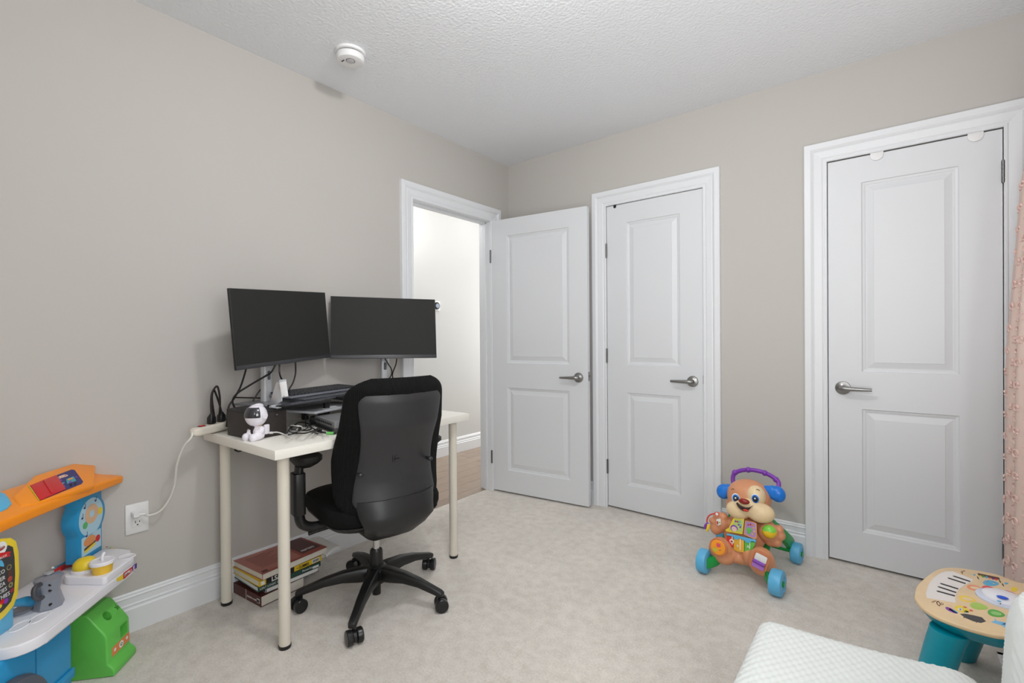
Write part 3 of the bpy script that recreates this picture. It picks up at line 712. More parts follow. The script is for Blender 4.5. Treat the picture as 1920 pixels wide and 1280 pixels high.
M_dm = mat('print_maroon', (86, 50, 52), .45)
z = 0.001
t, c, X, Y = book('thick dark maroon book at the bottom of the stack under the desk', z, .044, (.238, -1.955), .10, .235, .20, (92, 48, 44), 'y', M_pg)
def band(t, m, org, Xd, Yd, w_, h_, name='label_print'):
    mb = MB(); plate(mb, [(0, 0), (w_, 0), (w_, h_), (0, h_)], org, Xd, Yd, .0006); return obj(name, mb, m, t, smooth=False)
band(t, M_w, c-X*.032+UP*.012-Y*0.0, X, UP, .020, .018, 'barcode_label')
for i in range(7): band(t, M_k, c-X*(.030-i*.0025)+UP*.014-Y*.0007, X, UP, .0010 + (i % 2)*.0006, .013, 'barcode')
band(t, M_w, c-X*.118-Y*0, X, UP, .002, .044, 'spine_stripe')
text('READING COMP', .010, c-X*.108+UP*.016-Y*.0006, X, UP, M_w, t)
z += .0445
t, c, X, Y = book('white paperback with a black cover edge, second from the bottom of the stack', z, .020, (.228, -1.930), .02, .20, .24, (60, 60, 62), 'y', M_pg2)
band(t, M_w, c-X*.050+UP*.002-Y*0, X, UP, .046, .016, 'barcode_label')
for i in range(14): band(t, M_k, c-X*(.046-i*.0028)+UP*.004-Y*.0007, X, UP, .0011+(i % 3)*.0004, .012, 'barcode')
band(t, M_y, c-X*.012+UP*.0005-Y*0, X, UP, .006, .019, 'spine_stripe')
z += .0205
t, c, X, Y = book('green-spined logic games prep book in the middle of the stack', z, .021, (.232, -1.965), .04, .235, .285, (42, 74, 66), 'x', M_pg2)
text('LSAT LOGIC GAMES', .0125, c+Y*.008+UP*.006+X*.0004, Y, UP, M_w, t)
text('PowerScore', .013, c+Y*.195+UP*.006+X*.0004, Y, UP, M_w, t)
band(t, M_pg2, c+Y*.245+UP*.001, Y, UP, .030, .010, 'library_label')
z += .0215
t, c, X, Y = book('yellow and black beginner guide book, second from the top of the stack', z, .024, (.236, -1.962), .07, .225, .29, (222, 188, 40), 'x', M_pg)
band(t, M_k, c+Y*.030+UP*.0005, Y, UP, .125, .023, 'spine_panel')
text('LSAT', .026, c+Y*.052+UP*.003+X*.0008, Y, UP, M_w, t, bold=.0006)
band(t, M_w, c+Y*.008+UP*.004, Y, UP, .016, .015, 'emblem')
text('FOR', .006, c+Y*.165+UP*.009+X*.0004, Y, UP, M_k, t)
text('DUMMIES', .0185, c+Y*.178+UP*.005+X*.0004, Y, UP, M_k, t, sxx=.62, bold=.0004)
band(t, M_w, c+Y*.242+UP*.003, Y, UP, .036, .018, 'barcode_label')
for i in range(9): band(t, M_k, c+Y*(.245+i*.0035)+UP*.006+X*.0007, Y, UP, .0014+(i % 2)*.0008, .012, 'barcode')
z += .0245
t, c, X, Y = book('large salmon-pink prep test book on top of the stack', z, .026, (.240, -1.950), .10, .262, .31, (178, 112, 100), 'x', M_pg)
# pages face +x for the top book: put page block over the spine side
o = MB().prism([c+Y*.002+UP*.002+X*.0005, c+Y*.308+UP*.002+X*.0005, c+Y*.308+UP*.024+X*.0005, c+Y*.002+UP*.024+X*.0005], X*.001)
obj('page_edge', o, M_pg, t, smooth=False)
ztop = UP*.0262
def cov(x0, x1, y0, y1, m, name='cover_print', zz=.0262):
    mb = MB(); mb.prism([c-X*x1+Y*y0+UP*zz, c-X*x0+Y*y0+UP*zz, c-X*x0+Y*y1+UP*zz, c-X*x1+Y*y1+UP*zz], UP*.0003); return obj(name, mb, m, t, smooth=False)
cov(.0, .262, .19, .310, mat('cover_red', (158, 78, 66), .4), 'cover_panel')
cov(.0, .014, .0, .19, mat('cover_red', (158, 78, 66), .4), 'cover_panel')
cov(.03, .235, .205, .300, M_dm, 'title_panel', .0266)
text('PREPTESTS', .026, c-X*.060+Y*.218+UP*.0268, Y, -X, M_w, t, sxx=.55) if False else text('PREPTESTS', .022, c-X*.050+Y*.215+UP*.0270, Y, -X, M_w, t, sxx=.62)
for i in range(9): cov(.06+i*.016, .062+i*.016, .03, .03+.13*(0.6+0.4*((i*7) % 5)/5), M_dm, 'text_line', .0263)
cov(.012, .030, .010, .034, M_dm, 'emblem', .0264)
# curled magazine end sticking out on the right
mg = thing('magazine', (.15, -1.62, .10), 'dog-eared white magazine sticking out of the right side of the stack', 'magazine')
mb = MB(); zt = .0900
def mgf(u, v): return V((.045+.20*v-.02*u, -1.665+.085*u, .1125+.014*math.sin(u*PI*.9)*(.4+.6*v)))
mb.grid(mgf, 10, 8)
obj('pages', mb, M_pg2, mg, thick=.012)

# ============================================================ office chair
M_fab = mat('chair_fabric', (16, 16, 16), .95, bump=.5, bscale=500, dist=.001, spec=.2)
M_shell = mat('chair_shell', (43, 43, 45), .42)
M_frame = mat('chair_plastic', (20, 20, 20), .38)
HB = V((.556, -1.612, 0)); ca_ = math.radians(78.5)
cF = V((-math.sin(ca_), math.cos(ca_), 0)); cR = V((math.cos(ca_), math.sin(ca_), 0))
ch = thing('office_chair', HB, 'black office chair on castors pulled up at the desk, seen from behind', 'chair')
def P(x, y, z): return HB+cR*x+cF*y+UP*z
base = MB().lathe([(0, .075), (.040, .075), (.046, .09), (.046, .135), (.030, .150), (0, .150)], HB, UP, 32)
angs = [-124.5, -51.5, 19, 91, 163]
obj('hub', base, M_frame, ch)
for a in angs:
    d = V((math.cos(math.radians(a)), math.sin(math.radians(a)), 0)); s = V((-d.y, d.x, 0))
    rings = []
    for r, zt_, hh, wd in ((.02, .142, .062, .026), (.07, .141, .058, .025), (.14, .134, .044, .0215), (.21, .118, .034, .0185), (.27, .098, .028, .0165), (.312, .084, .024, .0155), (.322, .078, .016, .012)):
        rings.append([HB+d*r+s*x*wd+UP*(zt_-hh/2+y*hh/2) for x, y in ((-1, -.7), (-1, .45), (-.72, 1), (.72, 1), (1, .45), (1, -.7), (.6, -1), (-.6, -1))])
    arm = obj('base_arm', MB().loft(rings), M_frame, ch, bevel=.002)
    p = HB+d*.300
    sw = math.radians(a+35); ax = V((math.cos(sw+PI/2), math.sin(sw+PI/2), 0)); tr = V((math.cos(sw), math.sin(sw), 0))
    wc = p+tr*.012+UP*.0275
    cs = obj('caster', MB().cyl(p+UP*.04, p+UP*.075, .006, n=12).tube([wc-ax*.0055, wc+ax*.0055], .020, 20), M_frame, ch)
    for k in (-1, 1):
        obj('wheel', MB().lathe([(0, .0075), (.022, .0075), (.0265, .009), (.0275, .012), (.0275, .026), (.025, .0295), (.012, .031), (0, .031)], wc, ax*k, 28), mat('caster_black', (26, 27, 28), .3), cs)
obj('gas_lift', MB().lathe([(0, .02), (.018, .02), (.018, .06), (.025, .065), (.025, .155), (0, .155)], HB, UP, 28), M_frame, ch)
obj('column_cover', MB().lathe([(0, .145), (.027, .145), (.027, .205), (.024, .212), (0, .212)], HB, UP, 28), M_frame, ch)
obj('piston', MB().lathe([(0, .21), (.0135, .21), (.0135, .30), (0, .30)], HB, UP, 24), mat('chrome', (200, 200, 200), .12, 1.0), ch, label='chrome gas lift piston')
# mechanism + under shell
ms = MB()
ms.loft([[P(a*sx, b*sy+oy, z) for a, b in rrect(2, 2, .6, 4)] for z, sx, sy, oy in ((.262, .030, .035, .0), (.285, .06, .075, -.01), (.325, .10, .13, -.015), (.37, .13, .16, -.01), (.40, .14, .17, 0))])
obj('mechanism', ms, M_frame, ch)
# seat
st = []
for z, s, i_ in ((.392, .90, 0), (.398, .97, 0), (.415, 1.0, 0), (.440, 1.0, 0), (.458, .975, 0), (.466, .90, 0), (.469, .6, 0)):
    st.append([P(a*.245*s, .035+b*.235*s, z + .012*(-(abs(a*s))**3*.0) - (.018*max(0, b*s-.5) if z > .44 else 0)) for a, b in rrect(2, 2, .5, 7)])
obj('seat', MB().loft(st), M_fab, ch)
sp_ = [[P(a*.25*s, .03+b*.24*s, z) for a, b in rrect(2, 2, .5, 7)] for z, s in ((.360, .62), (.372, .86), (.392, .95), (.397, .95))]
obj('seat_pan', MB().loft(sp_), M_frame, ch)
# backrest: closed loft of cross sections going up
def bz(v):      # v 0..1 -> centre line (y, z)
    z = .425+v*.545
    y = -.225+.030*math.sin(min(1, v*1.5)*PI)*1.0-.075*max(0, v-.25)**1.1
    return y, z
def bw(v):      # half width
    e = .232*(1-.06*abs(v-.42)*2)
    if v > .84: e *= max(.0, 1-((v-.84)/.17)**3*.62)**.6
    if v < .16: e *= math.sqrt(max(.0, 1-((.16-v)/.18)**2*.60))
    if v > .5: e -= .026*(v-.5)
    return e
rings = []
NV = 60
for i in range(NV+1):
    v = i/NV; y, z = bz(v); wd = bw(v); th = .029*(math.sin(min(1, max(.02, min(v, 1-v)*11))*PI/2))+.002
    r = []
    for k in range(40):
        t = 2*PI*k/40; cx_ = math.copysign(abs(math.cos(t))**.55, math.cos(t)); cy_ = math.copysign(abs(math.sin(t))**.8, math.sin(t))
        x = wd*cx_; bend = .085*(x/.232)**2
        r.append(P(x, y+bend+cy_*th, z))
    rings.append(r)
M_rib = M_fab.copy(); M_rib.name = 'chair_ribbed_knit'
_nt = M_rib.node_tree; _b = _nt.nodes['Principled BSDF']
_tc = _nt.nodes.new('ShaderNodeTexCoord'); _mp = _nt.nodes.new('ShaderNodeMapping'); _mp.inputs['Rotation'].default_value = (0, 0, -ca_)
_wv = _nt.nodes.new('ShaderNodeTexWave'); _wv.inputs['Scale'].default_value = 55; _wv.bands_direction = 'X'
_bp = _nt.nodes.new('ShaderNodeBump'); _bp.inputs['Strength'].default_value = .6; _bp.inputs['Distance'].default_value = .002
_nt.links.new(_tc.outputs['Object'], _mp.inputs['Vector']); _nt.links.new(_mp.outputs['Vector'], _wv.inputs['Vector'])
_nt.links.new(_wv.outputs['Fac'], _bp.inputs['Height']); _nt.links.new(_bp.outputs['Normal'], _b.inputs['Normal'])
fr_ = obj('backrest', MB().loft(rings), M_rib, ch, ang=60)
# rear shell with hourglass outline
def shell(name, v0, v1, wf_, off, m, n=22, parent=ch, thk=.012, off2=0):
    R = []
    for i in range(n+1):
        v = v0+(v1-v0)*i/n; y, z = bz(v); wd = wf_((v-v0)/(v1-v0)); e = min(i, n-i)/n; q = math.sin(min(1, max(.03, e*14))*PI/2)
        r = []
        for k in range(36):
            t = 2*PI*k/36; cx_ = math.copysign(abs(math.cos(t))**.5, math.cos(t)); cy_ = math.sin(t)
            x = wd*cx_; r.append(P(x, y+.085*(x/.232)**2-off-off2*(1-(v-v0)/(v1-v0))+cy_*thk*q, z))
        R.append(r)
    return obj(name, MB().loft(R), m, parent, ang=60)
def wpan(s):
    w_ = .168+.012*math.cos((s-.0)*2*PI)-.004*s
    if s < .12: w_ *= math.sqrt(max(.05, 1-((.12-s)/.12)**2*.5))
    if s > .93: w_ *= math.sqrt(max(.05, 1-((s-.93)/.07)**2*.25))
    return w_
shell('rear_panel', .05, .885, wpan, .030, M_shell, n=44, thk=.010)
# lower rear cover, sweeping in under the seat
R = []
for z, wd, y, th in ((.500, .168, -.236, .014), (.47, .166, -.243, .018), (.44, .160, -.248, .022), (.41, .150, -.240, .034), (.375, .130, -.205, .050), (.34, .105, -.150, .065), (.315, .075, -.095, .060), (.300, .045, -.06, .04)):
    R.append([P(wd*math.copysign(abs(math.cos(t))**.6, math.cos(t)), y+(.085*(wd*math.cos(t)/.232)**2)*(1 if z > .42 else .4)+th*math.sin(t), z) for t in [2*PI*k/32 for k in range(32)]])
obj('lower_cover', MB().loft(R), mat('chair_cover', (30, 30, 31), .4), ch, ang=60)
# emblem on rear panel
yy, zz = bz(.42)
ob = MB()
for i in range(3): ob.fbox(P(-.020, yy-.0415+.0008, zz+.018-.012*i), cR, cF, UP, .010, .001, .004)
ob.fbox(P(-.036, yy-.0412+.001, zz+.006), cR, cF, UP, .002, .001, .018)
obj('emblem', ob, mat('chair_emblem', (40, 40, 42), .45), ch)
# knobs
for px, py in ((673, 889), (803, 858)):
    v_ = .30; q = RP(px, py, P(0, -.235, .6), cF)
    obj('knob', MB().ball(q-cF*.014, (.011, .011, .009), 16, 10).cyl(q-cF*.012, q+cF*.015, .006, n=12), mat('knob_black', (38, 38, 40), .3), ch)
# arms
for s in (-1, .84):
    A = [P(s*.15, .0, .385), P(s*.25, .0, .376), P(s*.300, .0, .395), P(s*.315, .0, .44), P(s*.318, .000, .54), P(s*.312, .0, .625)]
    am = obj('armrest', MB().tube(A, [.022, .022, .024, .024, .022, .020], 16, smooth=6, sy=.8), M_frame, ch)
    obj('height_sleeve', MB().loft([[P(s*.317+a, .000+b, z) for a, b in rrect(.046, .060, .012, 3)] for z in (.44, .60)]), M_frame, am, bevel=.002)
    rr_ = []
    for z, k in ((.615, .45), (.632, .80), (.647, 1), (.662, 1), (.670, .85)):
        rr_.append([P(s*.290+a*.050*k*(1-.18*b), .030+b*.125*k, z+.010*abs(b)*k) for a, b in rrect(2, 2, .75, 5)])
    obj('arm_pad', MB().loft(rr_), mat('pad_black', (14, 14, 15), .55), am, ang=60)
obj('tilt_lever', MB().tube([P(-.10, .02, .350), P(-.20, .03, .345), P(-.27, .035, .340)], [.006, .006, .009], 12, smooth=4), M_frame, ch)

# ============================================================ toy food truck
tO = V((.18, -2.36, 0)); tA = math.radians(-41); TU = V((math.cos(tA), math.sin(tA), 0)); TV = V((-math.sin(tA), math.cos(tA), 0))
def T(u, v, z): return tO+TU*u+TV*v+UP*z
def TP(px, py, v):            # point on the vertical plane at depth v
    return RP(px, py, tO+TV*v, TV)
M_or = mat('toy_orange', (252, 150, 26), .28)
M_bl = mat('toy_blue', (36, 150, 205), .3)
M_lb = mat('toy_light_blue', (88, 180, 222), .3)
M_gr = mat('toy_green', (104, 200, 84), .35)
M_tw = mat('toy_white', (236, 236, 242), .28)
M_ye = mat('toy_yellow', (238, 210, 50), .32)
M_re = mat('toy_red', (205, 28, 34), .3)
M_nv = mat('toy_navy', (38, 40, 110), .35)
M_pu = mat('toy_purple', (130, 62, 178), .3)
ft = thing('toy_food_truck', T(.2, -.15, 0), 'bright plastic toy food truck with an orange roof at the left wall', 'toy')
def tpoly(pts, z0, z1): return MB().prism([T(u, v, z0) for u, v in pts], UP*(z1-z0))
def arc(cu_, cv_, r, a0, a1, n=6): return [(cu_+r*math.cos(math.radians(a0+(a1-a0)*i/n)), cv_+r*math.sin(math.radians(a0+(a1-a0)*i/n))) for i in range(n+1)]
cnt = arc(.02, -.02, .022, 150, 90)+[(.41, .002)]+arc(.41, -.062, .064, 90, 0)+[(.474, -.26), (.03, -.26), (-.02, -.19), (-.070, -.156), (-.080, -.14), (-.078, -.10), (-.054, -.045)]
obj('counter', tpoly(cnt, .293, .325), M_tw, ft, bevel=.005, bseg=3)
dk_ = arc(.018, -.018, .020, 150, 90)+arc(.150, -.012, .012, 90, 0)+[(.150, -.06)]+arc(.100, -.11, .04, 0, -90)+[(.0, -.155), (-.066, -.152), (-.076, -.140), (-.074, -.10), (-.052, -.045)]
obj('raised_deck', tpoly(dk_, .324, .352), M_tw, ft, bevel=.005, bseg=3)
def ring(c, r, ax=UP, h=.0018, w_=.0025, sx=1, X=None, name='recess_rim', m=None, dish=True):
    mb = MB().lathe([(r-w_, 0), (r+w_, 0), (r, h), (r-w_, h*.3)], c, ax, 32, sx=sx, X=X)
    obj(name, mb, m or M_tw, ft)
    if dish: obj('recess_shade', MB().lathe([(0, 0.0004), (r-w_*.5, .0004), (r-w_*.5, 0), (0, 0)], c, ax, 32, sx=sx, X=X), mat('toy_white_shaded', (214, 214, 222), .4), ft)  # flat disc in darker white, recess shade painted on without a hollow
def tzp(px, py, z): return W(px, py, 'z', z)
ring(tzp(206, 1057, .3521), .017); ring(tzp(238, 1043, .3521), .024)
ring(tzp(73, 1158, .3251), .030, sx=.55, X=TV); ring(tzp(38, 1173, .3251), .030, sx=.55, X=TV)
# body
obj('truck_body', MB().prism([T(.235, -.05, .0), T(.62, -.05, .0), T(.62, -.05, .294), T(.235, -.05, .294)], -TV*.21), M_bl, ft, bevel=.008, bseg=3)
obj('fender_step', MB().prism([T(.232, -.05, .085), T(.33, -.05, .085), T(.33, -.05, .115), T(.232, -.05, .115)], TV*.006), M_bl, ft, bevel=.003)
obj('body_seam', MB().prism([T(.372, -.0497, .12), T(.374, -.0497, .12), T(.374, -.0497, .28), T(.372, -.0497, .28)], TV*.0006), mat('toy_blue_dark', (22, 110, 165), .5), ft)
wc_ = T(.478, -.049, .118)
obj('wheel', MB().lathe([(0, 0), (.118, 0), (.120, .012), (.114, .026), (.094, .034), (.080, .030), (.072, .020), (0, .020)], wc_, TV, 48), mat('toy_tyre', (84, 90, 100), .5), ft)
obj('wheel_hub', MB().lathe([(.050, .020), (.056, .027), (.048, .030), (.040, .024), (0, .024)], wc_, TV, 40), mat('toy_tyre2', (102, 108, 118), .45), ft)
# green sorting bin
prof = [(0.0, 0), (.0, .018), (-.004, .028), (-.020, .042), (-.022, .132), (-.030, .146), (-.074, .205), (-.084, .212), (-.20, .212), (-.20, 0)]
bn = MB().prism([T(.0, v, z) for v, z in prof], TU*.124)
bin_ = obj('shape_bin', bn, M_gr, ft, bevel=.006, bseg=3)
def cut(o, mb):
    c = obj('cutter', mb, M_gr); d = o.modifiers.new('b', 'BOOLEAN'); d.operation = 'DIFFERENCE'; d.solver = 'EXACT'; d.object = c
    dg = bpy.context.evaluated_depsgraph_get(); dg.update()
    m2 = bpy.data.meshes.new_from_object(o.evaluated_get(dg)); o.modifiers.clear(); o.data = m2; bpy.data.objects.remove(c)
    m2.polygons.foreach_set('use_smooth', [True]*len(m2.polygons)); m2.set_sharp_from_angle(angle=math.radians(30))
s0 = T(.0, -.030, .146); s1 = T(.0, -.074, .205); sdir = (s1-s0).normalized(); snrm = TU.cross(sdir).normalized()
if snrm.dot(TV) < 0: snrm = -snrm
def slp(px, py): return RP(px, py, s0, snrm)
cc = slp(201, 1154)
cut(bin_, MB().lathe([(0, -.085), (.0165, -.085), (.0165, .02), (0, .02)], cc, snrm, 32))
sc_ = slp(222, 1137)
sc_ = slp(219.5, 1137)
star = [sc_+(TU*math.cos(a)+sdir*math.sin(a))*(r*.00074) for a, r in [(PI/2+PI*i/5, 18 if i % 2 == 0 else 9.5) for i in range(10)]]
cut(bin_, MB().prism([p+snrm*.02 for p in star], -snrm*.09))
sq = T(.034, -.021, .108)
cut(bin_, MB().fbox(sq-TV*.03, TU, TV, UP, .019, .06, .020))
obj('recycling_label', MB().prism([T(.006, -.0205, .052), T(.100, -.0205, .052), T(.100, -.0205, .082), T(.006, -.0205, .082)], TV*.0008), mat('label_orange', (232, 140, 78), .5), ft)
obj('label_badge', MB().lathe([(0, 0), (.0115, 0), (.0115, .0006), (0, .0006)], T(.052, -.0196, .067), TV, 24), M_w, ft)
tri = MB()
for i in range(3):
    a = PI/2+i*2*PI/3; p = T(.052, -.0188, .067)+(TU*math.cos(a)+UP*math.sin(a))*.0052; q = T(.052, -.0188, .067)+(TU*math.cos(a+1.5)+UP*math.sin(a+1.5))*.0052
    tri.tube([p, q], .0011, 6)
obj('recycling_mark', tri, mat('mark_green', (60, 120, 80), .5), ft)
for uu in (.085, .020): 
    obj('label_icon', MB().lathe([(.0045, 0), (.0055, 0), (.0055, .0006), (.0045, .0006)], T(uu, -.0196, .069), TV, 16), M_w, ft)
# right post with generic sticker
pv = -.155
post = [(-.086, .345), (.030, .345), (.030, .43)]+[(-.028+.078*math.cos(math.radians(a)), .490+.072*math.sin(math.radians(a))) for a in range(-40, 41, 10)]+[(.030, .55), (.030, .612), (-.086, .612), (-.086, .55)]+[(-.028+.078*math.cos(math.radians(a)), .490+.072*math.sin(math.radians(a))) for a in range(140, 221, 10)]+[(-.086, .43)]
obj('roof_post', MB().prism([T(u, pv, z) for u, z in post], -TV*.045), M_bl, ft, bevel=.004)
M_stk = mat('sticker_sky', (176, 214, 232), .3)
def tdisc(u, z, r, m, name, v=None, rz=None, t=.0006, n=28):
    v = pv if v is None else v
    obj(name, MB().prism([T(u+r*math.cos(2*PI*k/n), v, z+(rz or r)*math.sin(2*PI*k/n)) for k in range(n)], TV*t), m, ft, smooth=False)
def tquad(pts, m, name, v=None, t=.0006):
    v = pv if v is None else v
    obj(name, MB().prism([T(u, v, z) for u, z in pts], TV*t), m, ft, smooth=False)
tquad([(-.078, .365), (.022, .365), (.022, .43), (-.078, .43)], M_stk, 'post_sticker')
tdisc(-.028, .490, .062, M_stk, 'post_sticker', rz=.066)
M_bun = mat('print_bun', (226, 150, 90), .5); M_tan = mat('print_tan', (222, 184, 150), .5); M_brn = mat('print_brown', (92, 52, 36), .5)
tquad([(.008+.0, .372), (-.046, .382), (-.046, .392), (.008, .384)], M_ye, 'sticker_burger', v=pv+.0008)
tquad([(.010, .382), (-.048, .392), (-.048, .398), (.010, .390)], M_brn, 'sticker_burger', v=pv+.0008)
tdisc(-.018, .408, .030, M_bun, 'sticker_burger', v=pv+.0008, rz=.017)
tdisc(-.060, .400, .012, M_re, 'sticker_cup', v=pv+.0008)
tdisc(-.030, .500, .034, M_tan, 'sticker_donut', v=pv+.0008); tdisc(-.030, .500, .012, M_stk, 'sticker_donut', v=pv+.0014)
tdisc(.004, .470, .012, mat('print_green', (90, 180, 110), .5), 'sticker_broccoli', v=pv+.0008)
tdisc(-.074, .495, .013, M_ye, 'sticker_lemon', v=pv+.0008)
for u, z in ((.006, .532), (-.050, .540), (.018, .500), (-.002, .430)):
    tdisc(u, z, .0045, M_nv, 'sticker_note', v=pv+.0008, rz=.0035); tquad([(u-.0045, z), (u-.003, z), (u-.003, z+.015), (u-.0045, z+.015)], M_nv, 'sticker_note', v=pv+.0008)
# zigzag rack behind the post
zz_ = [TP(150, 937, -.19), TP(140, 940, -.19), TP(141, 955, -.19), TP(138, 958, -.19), TP(146, 973, -.19), TP(139, 975, -.19), TP(143, 992, -.19), TP(136, 997, -.19), TP(153, 1011, -.19), TP(160, 975, -.19)]
obj('utensil_rack', MB().prism(zz_, -TV*.012), mat('toy_orange_dark', (238, 120, 30), .35), ft, bevel=.001)
obj('utensil', MB().tube([TP(134, 953, -.20), TP(130, 957, -.20), TP(139, 972, -.20)], .005, 10, smooth=3), mat('toy_plum', (70, 28, 62), .35), ft)
# roof
lipT, lipB = (-.105, .612), (-.108, .582)
rid = (-.245, .655)
Rn = []
us = [-.128, -.10, -.05, .0, .10, .20, .30, .40, .60]
def rsec(u):
    e = 0 if u > -.04 else (-.04-u)/.088      # tip tapering to the right
    h = math.sin(min(1, max(0, (u+.05)/.5))*PI/2)*.016
    a = (lipB[0]-.0, lipB[1]+h-.004*e); b = (lipT[0], lipT[1]+h-.006*e); c = (rid[0]+.035-.02*e, rid[1]+h-.030*e); d = (rid[0]-.0, rid[1]+h-.002-.040*e); f_ = (rid[0], lipB[1]+h+.008)
    g = (-.14, lipB[1]+h+.012)
    return [T(u, *p) for p in (a, b, c, d, f_, g)]
obj('roof', MB().loft([rsec(u) for u in us]), M_or, ft, bevel=.007, bseg=3, ang=45)
def slopeP(u): 
    s = rsec(u); return s[1], s[2]
pA, pB = slopeP(.1); rn = (pB-pA).cross(TU).normalized(); rn = -rn if rn.dot(TV) < 0 else rn
def RS(px, py, off=0): return RP(px, py, pA+rn*off, rn)
# raised hump with sign window
hump = [RS(20, 936, 0), RS(62, 896, 0), RS(150, 868, 0), RS(178, 874, 0), RS(176, 914, 0), RS(66, 950, 0), RS(36, 955, 0)]
obj('sign_housing', MB().prism([p-rn*.01 for p in hump], rn*.020), M_or, ft, bevel=.007, bseg=3)
o_ = .0104
sg = [RS(74, 939, o_), RS(54, 911, o_), RS(134, 880, o_), RS(140, 881, o_), RS(156, 903, o_), RS(153, 907, o_)]
obj('sign_window', MB().prism(sg, rn*.0006), M_nv, ft, smooth=False)
obj('sign_shutter', MB().prism([RS(74, 939, o_), RS(55, 911.5, o_), RS(105, 891.5, o_), RS(123, 918, o_)], rn*.004), M_re, ft, bevel=.0015, label='red sliding shutter')
obj('shutter_grip', MB().prism([RS(96, 926, .014), RS(80, 901, .014), RS(84, 899.5, .014), RS(101, 924, .014)], rn*.003), M_re, ft, bevel=.001)
obj('sign_edge', MB().prism([RS(73, 939, .0105), RS(53.5, 912, .0105), RS(55, 911.3, .0105), RS(75, 938.5, .0105)], rn*.002), mat('toy_lime', (190, 215, 70), .4), ft, smooth=False)
tx = (RS(137, 886, o_)-RS(105, 897, o_)).normalized(); ty = rn.cross(tx)
text('LOSED', .0165, RS(106.5, 899, .0112), tx, ty, mat('sign_peach', (250, 205, 180), .4), ft, bold=.0009, sxx=1.02)
def onS(pts, m, name='sign_print', off=.0112): obj(name, MB().prism([RS(a, b, off) for a, b in pts], rn*.0004), m, ft, smooth=False)
onS([(126, 907), (124, 898), (138, 893), (143, 901)], mat('print_teal', (60, 165, 170), .4))
onS([(127, 898), (136, 895), (137, 897), (128, 900)], M_or, off=.0118)
onS([(129, 903), (134, 901), (135, 904), (130, 906)], M_pu, off=.0118)
for a, b in ((133, 908.5), (141.5, 905.5)): onS([(a+2.2*math.cos(t), b+2.2*math.sin(t)) for t in [2*PI*k/12 for k in range(12)]], M_k, off=.0120)
for a, b, c_ in ((114, 900, M_pu), (119, 905, M_bl), (120, 911, M_pu), (143, 894, M_pu), (116, 907, M_or)): onS([(a+2.4*math.cos(t), b+1.5*math.sin(t)) for t in [2*PI*k/8 for k in range(8)]], c_)
obj('roof_corner', MB().prism([RS(-6, 928, 0), RS(6, 931, 0), RS(14, 940, 0), RS(19, 950, 0), RS(12, 958, 0), RS(0, 964, 0), RS(-8, 964, 0)], rn*.012), M_lb, ft, bevel=.003)
# left post, menu board and its foot
obj('roof_post', MB().prism([T(.378, -.13, .36), T(.378, -.13, .64), T(.56, -.13, .64), T(.56, -.13, .36)], -TV*.05), M_bl, ft, bevel=.005)
bv = -.10
bo = [(.62, .355), (.44, .365), (.40, .372), (.372, .385), (.358, .412), (.352, .47), (.354, .53), (.362, .562), (.378, .577), (.415, .588), (.62, .60)]
obj('menu_frame', MB().prism([T(u, bv, z) for u, z in bo], -TV*.022), M_ye, ft, bevel=.004, bseg=3)
bi = [(.62, .378), (.44, .386), (.405, .394), (.384, .404), (.374, .425), (.370, .47), (.371, .52), (.376, .550), (.388, .560), (.42, .570), (.62, .58)]
obj('menu_board', MB().prism([T(u, bv, z) for u, z in bi], TV*.0010), mat('chalkboard', (58, 58, 60), .5), ft, smooth=False)
M_chalk = mat('chalk_white', (225, 225, 225), .6)
def mtext(s, px, py, size, m=M_chalk):
    p = TP(px, py, bv+.0014); c = bpy.data.curves.new('x', 'FONT'); 
    t = text(s, size, p, -TU, UP, m, ft, sxx=.95)
    xs_ = [ (V(v.co)-p).dot(-TU) for v in t.data.vertices]; sh = max(xs_)
    for v in t.data.vertices: v.co = V(v.co)+TU*sh
    return t
for s, px, py in (('TACO', 8.5, 1073), ('BURGER', 9.5, 1085), ('PIZZA', 9.5, 1096), ('COOKIES', 12.5, 1106), ('SMOOTHIES', 18, 1114.5)): mtext(s, px, py, .0155)
def bd(px, py, r, m, name='menu_icon', rz=None):
    p = TP(px, py, bv+.0014); a = .4
    obj(name, MB().prism([p+(-TU*math.cos(2*PI*k/16)*r+UP*math.sin(2*PI*k/16)*(rz or r)) for k in range(16)], TV*.0004), m, ft, smooth=False)
M_olive = mat('print_olive', (150, 140, 90), .6)
for px, py, r, m in ((17, 1063, .0075, M_olive), (18.5, 1074, .007, M_brn), (18.5, 1085, .0075, mat('print_rust', (170, 70, 50), .6)), (20, 1096, .007, M_olive), (22.5, 1106, .006, mat('print_crimson', (150, 40, 60), .6)), (4, 1128, .007, M_re), (11, 1126, .007, M_pu), (0, 1136, .006, M_ye)): bd(px, py, r, m)
for px, py, r, m in ((17, 1063, .0052, MATS['chalkboard']), (20, 1096, .003, MATS['chalkboard'])):
    p = TP(px, py, bv+.0020); obj('menu_icon', MB().prism([p+(-TU*math.cos(2*PI*k/12)*r+UP*math.sin(2*PI*k/12)*r) for k in range(12)], TV*.0003), m, ft, smooth=False)
bd(2, 1028, .018, M_w); bd(2, 1028, .012, M_re, rz=.006)
obj('menu_banner', MB().prism([TP(-14, 1049, bv+.0014), TP(-14, 1039, bv+.0014), TP(16, 1033.5, bv+.0014), TP(21, 1034, bv+.0014), TP(17, 1038, bv+.0014), TP(20, 1042, bv+.0014), TP(15, 1043.5, bv+.0014)], TV*.0005), M_re, ft, smooth=False)
mtext('TRUCK', 13, 1042, .009)
